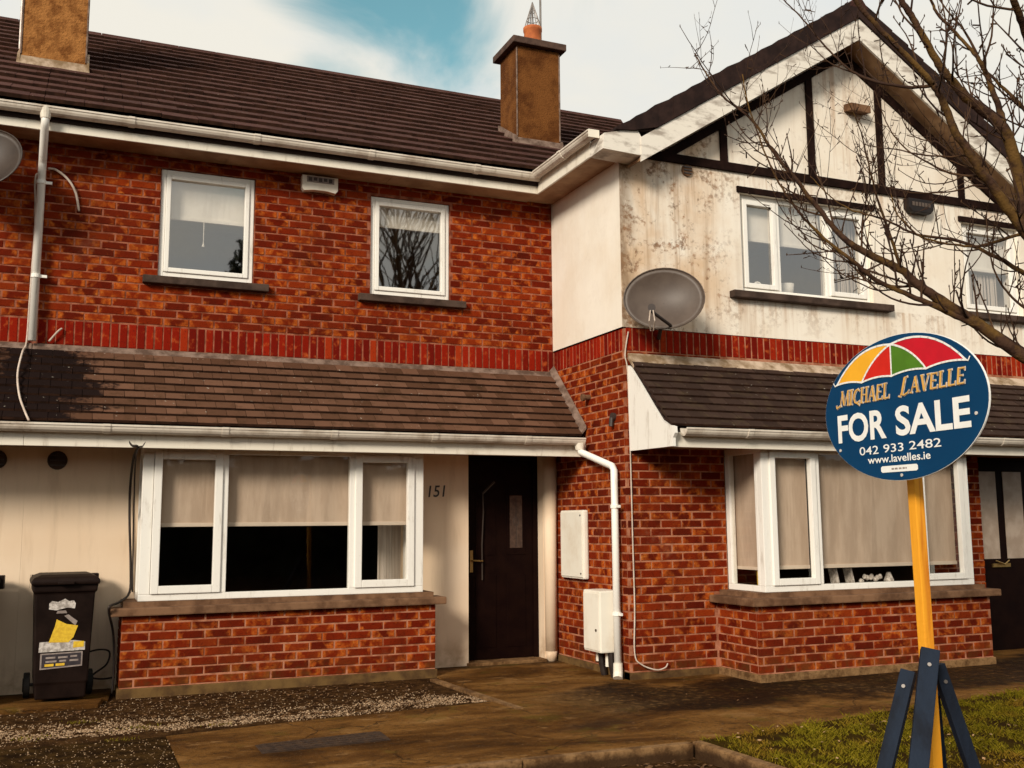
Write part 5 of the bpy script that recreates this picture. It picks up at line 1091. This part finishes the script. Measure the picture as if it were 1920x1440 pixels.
def strut(a, c, w=.036, t=.019, spin=0.0):
    a, c = Vector(a), Vector(c); d = (c - a).normalized(); vw = (CAM - a).normalized(); n = d.cross(vw).normalized(); q_ = n.cross(d)
    n2 = n * math.cos(spin) + q_ * math.sin(spin); q2 = q_ * math.cos(spin) - n * math.sin(spin)
    st = B().obox((a + c) / 2, n2 * w, q2 * t, (c - a) / 2).build('strut', 'strut', sign, bevel=.003)
    p = a + d * .07; B().tube([p + q2 * (t + .001), p + q2 * (t + .006)], .008, 8).build('bolt', 'wire', st)
def ext(p0, p1, z=G): d = p1 - p0; return p0 + d * ((z - p0.z) / d.z)
for (uv0, d0_, uv1, d1_, w, t, sp_) in (((1744, 1218), 4.16, (1722, 1440), 3.93, .036, .018, .12), ((1704, 1258), 4.30, (1660, 1440), 4.18, .030, .018, -.3), ((1757, 1246), 4.30, (1824, 1440), 4.22, .026, .020, .45), ((1752, 1300), 4.42, (1766, 1440), 4.55, .018, .018, .3)):
    a, c = atD(*uv0, d0_), atD(*uv1, d1_); strut(a, ext(a, c), w, t, sp_)

# ------------------------------------------------------------------ bare tree on the right
tree = thing('bare_tree', (6.9, -5.45, G), 'bare leafless tree at the right edge with branches crossing the gable', 'tree')
tw = B()
def spline(pts, k=6):
    p = pts; out_ = []
    for i in range(len(p) - 1):
        a, b_, c, d_ = p[max(i - 1, 0)], p[i], p[i + 1], p[min(i + 2, len(p) - 1)]
        for q_ in range(k):
            t = q_ / k; out_.append(.5 * ((2 * b_) + (c - a) * t + (2 * a - 5 * b_ + 4 * c - d_) * t * t + (3 * b_ - a - 3 * c + d_) * t ** 3))
    out_.append(p[-1]); return out_
def twig(p, d, L, r, lvl):
    n = max(4, int(L / .05)); pts = [p]; d = d.normalized(); up = random.uniform(.02, .13); bend = Vector((random.uniform(-1, 1), random.uniform(-1, 1), random.uniform(-.6, .6))) * .055 + Vector((0, 0, up))
    for i in range(n):
        d = (d + bend * (12 / n) + Vector((random.uniform(-1, 1), random.uniform(-1, 1), random.uniform(-1, 1))) * .09).normalized(); pts.append(pts[-1] + d * (L / n))
    tw.tube(pts, [r * (1 - .55 * i / n) for i in range(n + 1)], 5 if r > .004 else 4, cap=False)
    tw.lathe(pts[-1], [(.0005, -.006), (r * .8, 0), (r * .65, .008), (0.0, .016)], 5)
    if lvl > 0:
        for i in range(1, n):
            if random.random() < .26:
                side = Vector((random.uniform(-1, 1), random.uniform(-1, 1), random.uniform(-.5, 1))).normalized(); dd_ = (d * .55 + side * .8)
                twig(pts[i], dd_, L * random.uniform(.2, .5), r * .68, lvl - 1)
    for i in range(1, n):
        if random.random() < .34:       # short fruiting spurs
            side = Vector((random.uniform(-1, 1), random.uniform(-1, 1), random.uniform(-.6, 1))).normalized(); q_ = pts[i]; e_ = q_ + side * random.uniform(.015, .045)
            tw.tube([q_, e_], [r * .5 + .0014, r * .4 + .002], 4, cap=False)
def limb(px, d0_, d1_, r0, r1, dens=1.0, tl=.5, name='branch', tr=.0085):
    n = len(px); pts = spline([atD(u, v, d0_ + (d1_ - d0_) * i / (n - 1)) for i, (u, v) in enumerate(px)], 5); m_ = len(pts)
    pts = [p + Vector((random.uniform(-1, 1), random.uniform(-1, 1), random.uniform(-1, 1))) * min(.003, r0 * .1) for p in pts]
    rad = [r1 + (r0 - r1) * (1 - i / (m_ - 1)) ** 1.5 for i in range(m_)]
    rad = [r * .63 * random.uniform(.98, 1.02) for r in rad]
    B().tube(pts, rad, 8 if r0 > .02 else 6).build(name, 'bark' if r0 > .017 else 'twig', tree, smooth=True)
    acc = 0
    for i in range(2, m_):
        seg = (pts[i] - pts[i - 1]); acc += seg.length * dens * 17.0
        while acc > 1:
            acc -= 1; q_ = pts[i - 1].lerp(pts[i], random.random()); t = seg.normalized()
            side = (Vector((random.uniform(-1, 1), random.uniform(-1, 1), random.uniform(-.7, 1)))); side = (side - t * side.dot(t)).normalized()
            twig(q_, t * .6 + side * .9 + Vector((0, 0, .10)), tl * 1.45 * random.uniform(.3, 1.1), min(tr, rad[i] * .62) * random.uniform(.6, 1), 1)
trunk_top = atD(2075, 700, 6.0)
tb_ = Vector((6.9, -5.45, G - .1))
B().tube(spline([tb_, Vector((6.88, -5.48, .5)), Vector((6.8, -5.55, 1.2)), trunk_top, atD(2085, 480, 6.05), atD(2070, 250, 6.1), atD(2100, 0, 6.2), atD(2120, -300, 6.4)], 5), [.17, .155, .145, .14, .135, .13, .13, .125, .12, .12, .115, .11, .105, .10, .10, .095, .09, .09, .085, .08, .08, .075, .07, .07, .06, .06, .055, .05, .05, .045, .045, .04, .04, .035, .03, .03], 12).build('trunk', 'bark', tree, smooth=True)
limb([(2075, 720), (1990, 705), (1909, 661), (1838, 610), (1763, 562), (1718, 531), (1687, 504), (1612, 468), (1576, 441), (1533, 389), (1491, 335), (1450, 285), (1410, 225), (1360, 185), (1325, 140), (1303, 100)], 6.0, 6.5, .075, .007, .75, .42)
limb([(1838, 612), (1793, 592), (1748, 571), (1696, 550), (1642, 525), (1603, 492), (1563, 462), (1521, 423), (1491, 389), (1461, 344), (1436, 290), (1405, 205), (1392, 140)], 6.1, 6.25, .036, .006, .7, .42)
limb([(1690, 508), (1672, 450), (1654, 399), (1639, 350), (1622, 280), (1612, 240), (1590, 190)], 6.25, 6.1, .020, .005, .8, .36)
limb([(2080, 520), (1985, 470), (1925, 420), (1915, 360), (1900, 290), (1880, 240), (1833, 200), (1808, 180), (1783, 150), (1767, 130), (1750, 103), (1730, 67), (1708, 28), (1690, 0), (1665, -60)], 6.05, 5.9, .07, .026, .5, .42)
limb([(1925, 420), (1915, 330), (1883, 240), (1875, 208), (1860, 167), (1845, 130), (1833, 108), (1822, 95), (1792, 62), (1758, 25), (1745, 0), (1720, -50)], 6.0, 6.3, .040, .012, .6, .42)
limb([(2080, 430), (1990, 290), (1917, 200), (1883, 167), (1847, 132)], 6.05, 6.2, .028, .013, .6, .4)
limb([(1833, 103), (1806, 55), (1780, 25), (1755, -10)], 6.25, 6.3, .014, .007, .7, .35)
limb([(1833, 103), (1846, 75), (1858, 50), (1866, 20), (1876, -30)], 6.25, 6.2, .008, .005, .8, .3)
limb([(2085, 250), (1990, 170), (1935, 90), (1917, 42), (1900, 0), (1890, -50)], 6.1, 5.7, .05, .028, .5, .4)
limb([(2080, 560), (1990, 520), (1950, 470), (1908, 415), (1883, 382), (1860, 348), (1838, 320), (1822, 293), (1792, 248), (1775, 205), (1760, 175), (1748, 158), (1742, 150), (1700, 105), (1655, 60), (1615, 15), (1590, -20)], 5.7, 5.5, .058, .020, .35, .36)
limb([(1757, 160), (1727, 163), (1697, 163), (1640, 153), (1597, 133), (1563, 103), (1530, 67), (1500, 30), (1470, 0), (1455, -25)], 5.55, 5.9, .017, .005, .8, .36)
limb([(1650, 155), (1610, 140), (1570, 125), (1548, 112), (1520, 85)], 5.7, 5.8, .010, .004, .8, .3)
limb([(1855, 342), (1822, 295), (1783, 294), (1725, 290), (1683, 280), (1655, 278), (1620, 270)], 5.65, 5.8, .013, .004, .8, .32)
limb([(1860, 348), (1838, 330), (1810, 330), (1775, 322), (1740, 305), (1700, 280), (1670, 245), (1650, 200), (1640, 170)], 5.65, 5.9, .015, .004, .8, .32)
limb([(1860, 348), (1825, 348), (1792, 358), (1742, 362), (1700, 360), (1640, 345)], 5.65, 5.7, .010, .004, .7, .3)
limb([(2085, 420), (2000, 425), (1920, 438), (1850, 458), (1817, 462), (1767, 455), (1725, 443), (1700, 420), (1680, 397), (1668, 350)], 5.9, 6.0, .022, .005, .8, .34)
limb([(1900, 405), (1833, 327), (1800, 303), (1760, 268), (1743, 265), (1717, 257), (1700, 240), (1685, 205)], 5.7, 5.9, .014, .004, .8, .3)
limb([(2080, 640), (1990, 560), (1900, 500), (1860, 478), (1800, 452), (1720, 440), (1660, 412), (1600, 395), (1560, 372), (1520, 330)], 5.95, 6.3, .030, .005, .7, .36)
limb([(1760, 560), (1700, 532), (1640, 512), (1590, 492), (1560, 488), (1520, 470), (1490, 440), (1470, 420)], 6.15, 6.3, .012, .004, .7, .32)
limb([(1720, 530), (1655, 545), (1610, 530), (1560, 500), (1520, 455), (1496, 425)], 6.2, 6.1, .008, .004, .7, .26)
limb([(1500, 350), (1475, 310), (1440, 270), (1400, 268), (1380, 262), (1358, 252)], 6.4, 6.3, .008, .004, .7, .22)
limb([(1950, 600), (1900, 560), (1870, 520), (1855, 470), (1850, 400), (1862, 350)], 5.9, 5.8, .014, .005, .8, .32)
limb([(2080, 130), (1990, 60), (1950, 20), (1930, -40)], 6.1, 5.9, .03, .015, .6, .4)
tw.build('crown', 'twig', tree, kind='stuff')
# ------------------------------------------------------------------ trees across the road (seen in the panes), hedge added for dark reflections
def grow(b, p, d, L, r, lvl, spread=.5):
    n = 5; pts = [p]; d = d.normalized()
    for i in range(n):
        d = (d + Vector((random.uniform(-1, 1), random.uniform(-1, 1), random.uniform(-.3, 1))) * .10).normalized(); pts.append(pts[-1] + d * L / n)
    b.tube(pts, [r * (1 - .4 * i / n) for i in range(n + 1)], 6 if lvl > 2 else 4, cap=False)
    if lvl:
        for k in range(random.choice((3, 4)) if lvl > 1 else 4):
            s = Vector((random.uniform(-1, 1), random.uniform(-1, 1), random.uniform(-.2, .6))).normalized(); i = random.randint(2, n); grow(b, pts[i], d * .8 + s * spread, L * random.uniform(.62, .85), r * .58, lvl - 1, spread)
st = thing('street_tree', (7.3, -10.2, G), 'bare street tree behind the viewer, seen mirrored in the upper window panes', 'tree', 'trees across the road')
b = B(); b.tube([(7.3, -10.2, G - .1), (7.28, -10.2, 2.2), (7.25, -10.15, 4.6)], [.2, .16, .13], 10); b.build('trunk', 'bark', st, smooth=True)
b = B()
for k in range(9):
    a = k * .7; grow(b, Vector((7.25, -10.15, 4.2 + .06 * k)), Vector((.42 * math.cos(a), .42 * math.sin(a), 1)), 2.1, .045, 2, .5)
b.build('crown', 'bark', st)
def leafy(name, c, size, n, label, cat, trunk=True, group='trees across the road'):
    t = thing(name, (c[0], c[1], G), label, cat, group); b = B()
    for i in range(n):
        v = Vector((random.gauss(0, 1), random.gauss(0, 1), random.gauss(0, 1))); v = v.normalized() * random.uniform(.55, 1.0) ** .5
        p = Vector((c[0] + v.x * size[0], c[1] + v.y * size[1], c[2] + v.z * size[2])) + Vector((random.gauss(0, .12), random.gauss(0, .12), random.gauss(0, .15)))
        q_ = Vector((random.uniform(-1, 1), random.uniform(-1, 1), random.uniform(-1, 1))).normalized() * .16; w = q_.orthogonal().normalized() * .10; b.add([p - q_, p + w, p + q_, p - w], [(0, 1, 2, 3)])
    b.build('crown', 'hedge', t)
    if trunk: B().tube([(c[0], c[1], G - .1), (c[0], c[1], c[2])], [.22, .12], 8).build('trunk', 'bark', t)
leafy('evergreen_tree', (6.75, -24.0, 7.0), (1.5, 1.5, 3.9), 9000, 'dark evergreen tree across the road, mirrored in the left upper window', 'tree')
hd = thing('hedge', (5, -21.5, G), 'long unseen hedge added across the road to darken the ground-floor panes', 'hedge'); b = B()  # out of view, added so the lower panes mirror something dark
for i in range(16000):
    p = Vector((random.uniform(-22, 34), -21.5 + random.uniform(-.5, .5), random.uniform(G, 3.1 + .3 * random.random()))); q_ = Vector((random.uniform(-1, 1), random.uniform(-1, 1), random.uniform(-1, 1))).normalized() * .2; w = q_.orthogonal().normalized() * .13; b.add([p - q_, p + w, p + q_, p - w], [(0, 1, 2, 3)])
b.build('foliage', 'hedge', hd); B().box(-22, 34, -21.8, -21.3, G - .1, 2.9).build('inner_branches', 'hedge', hd)
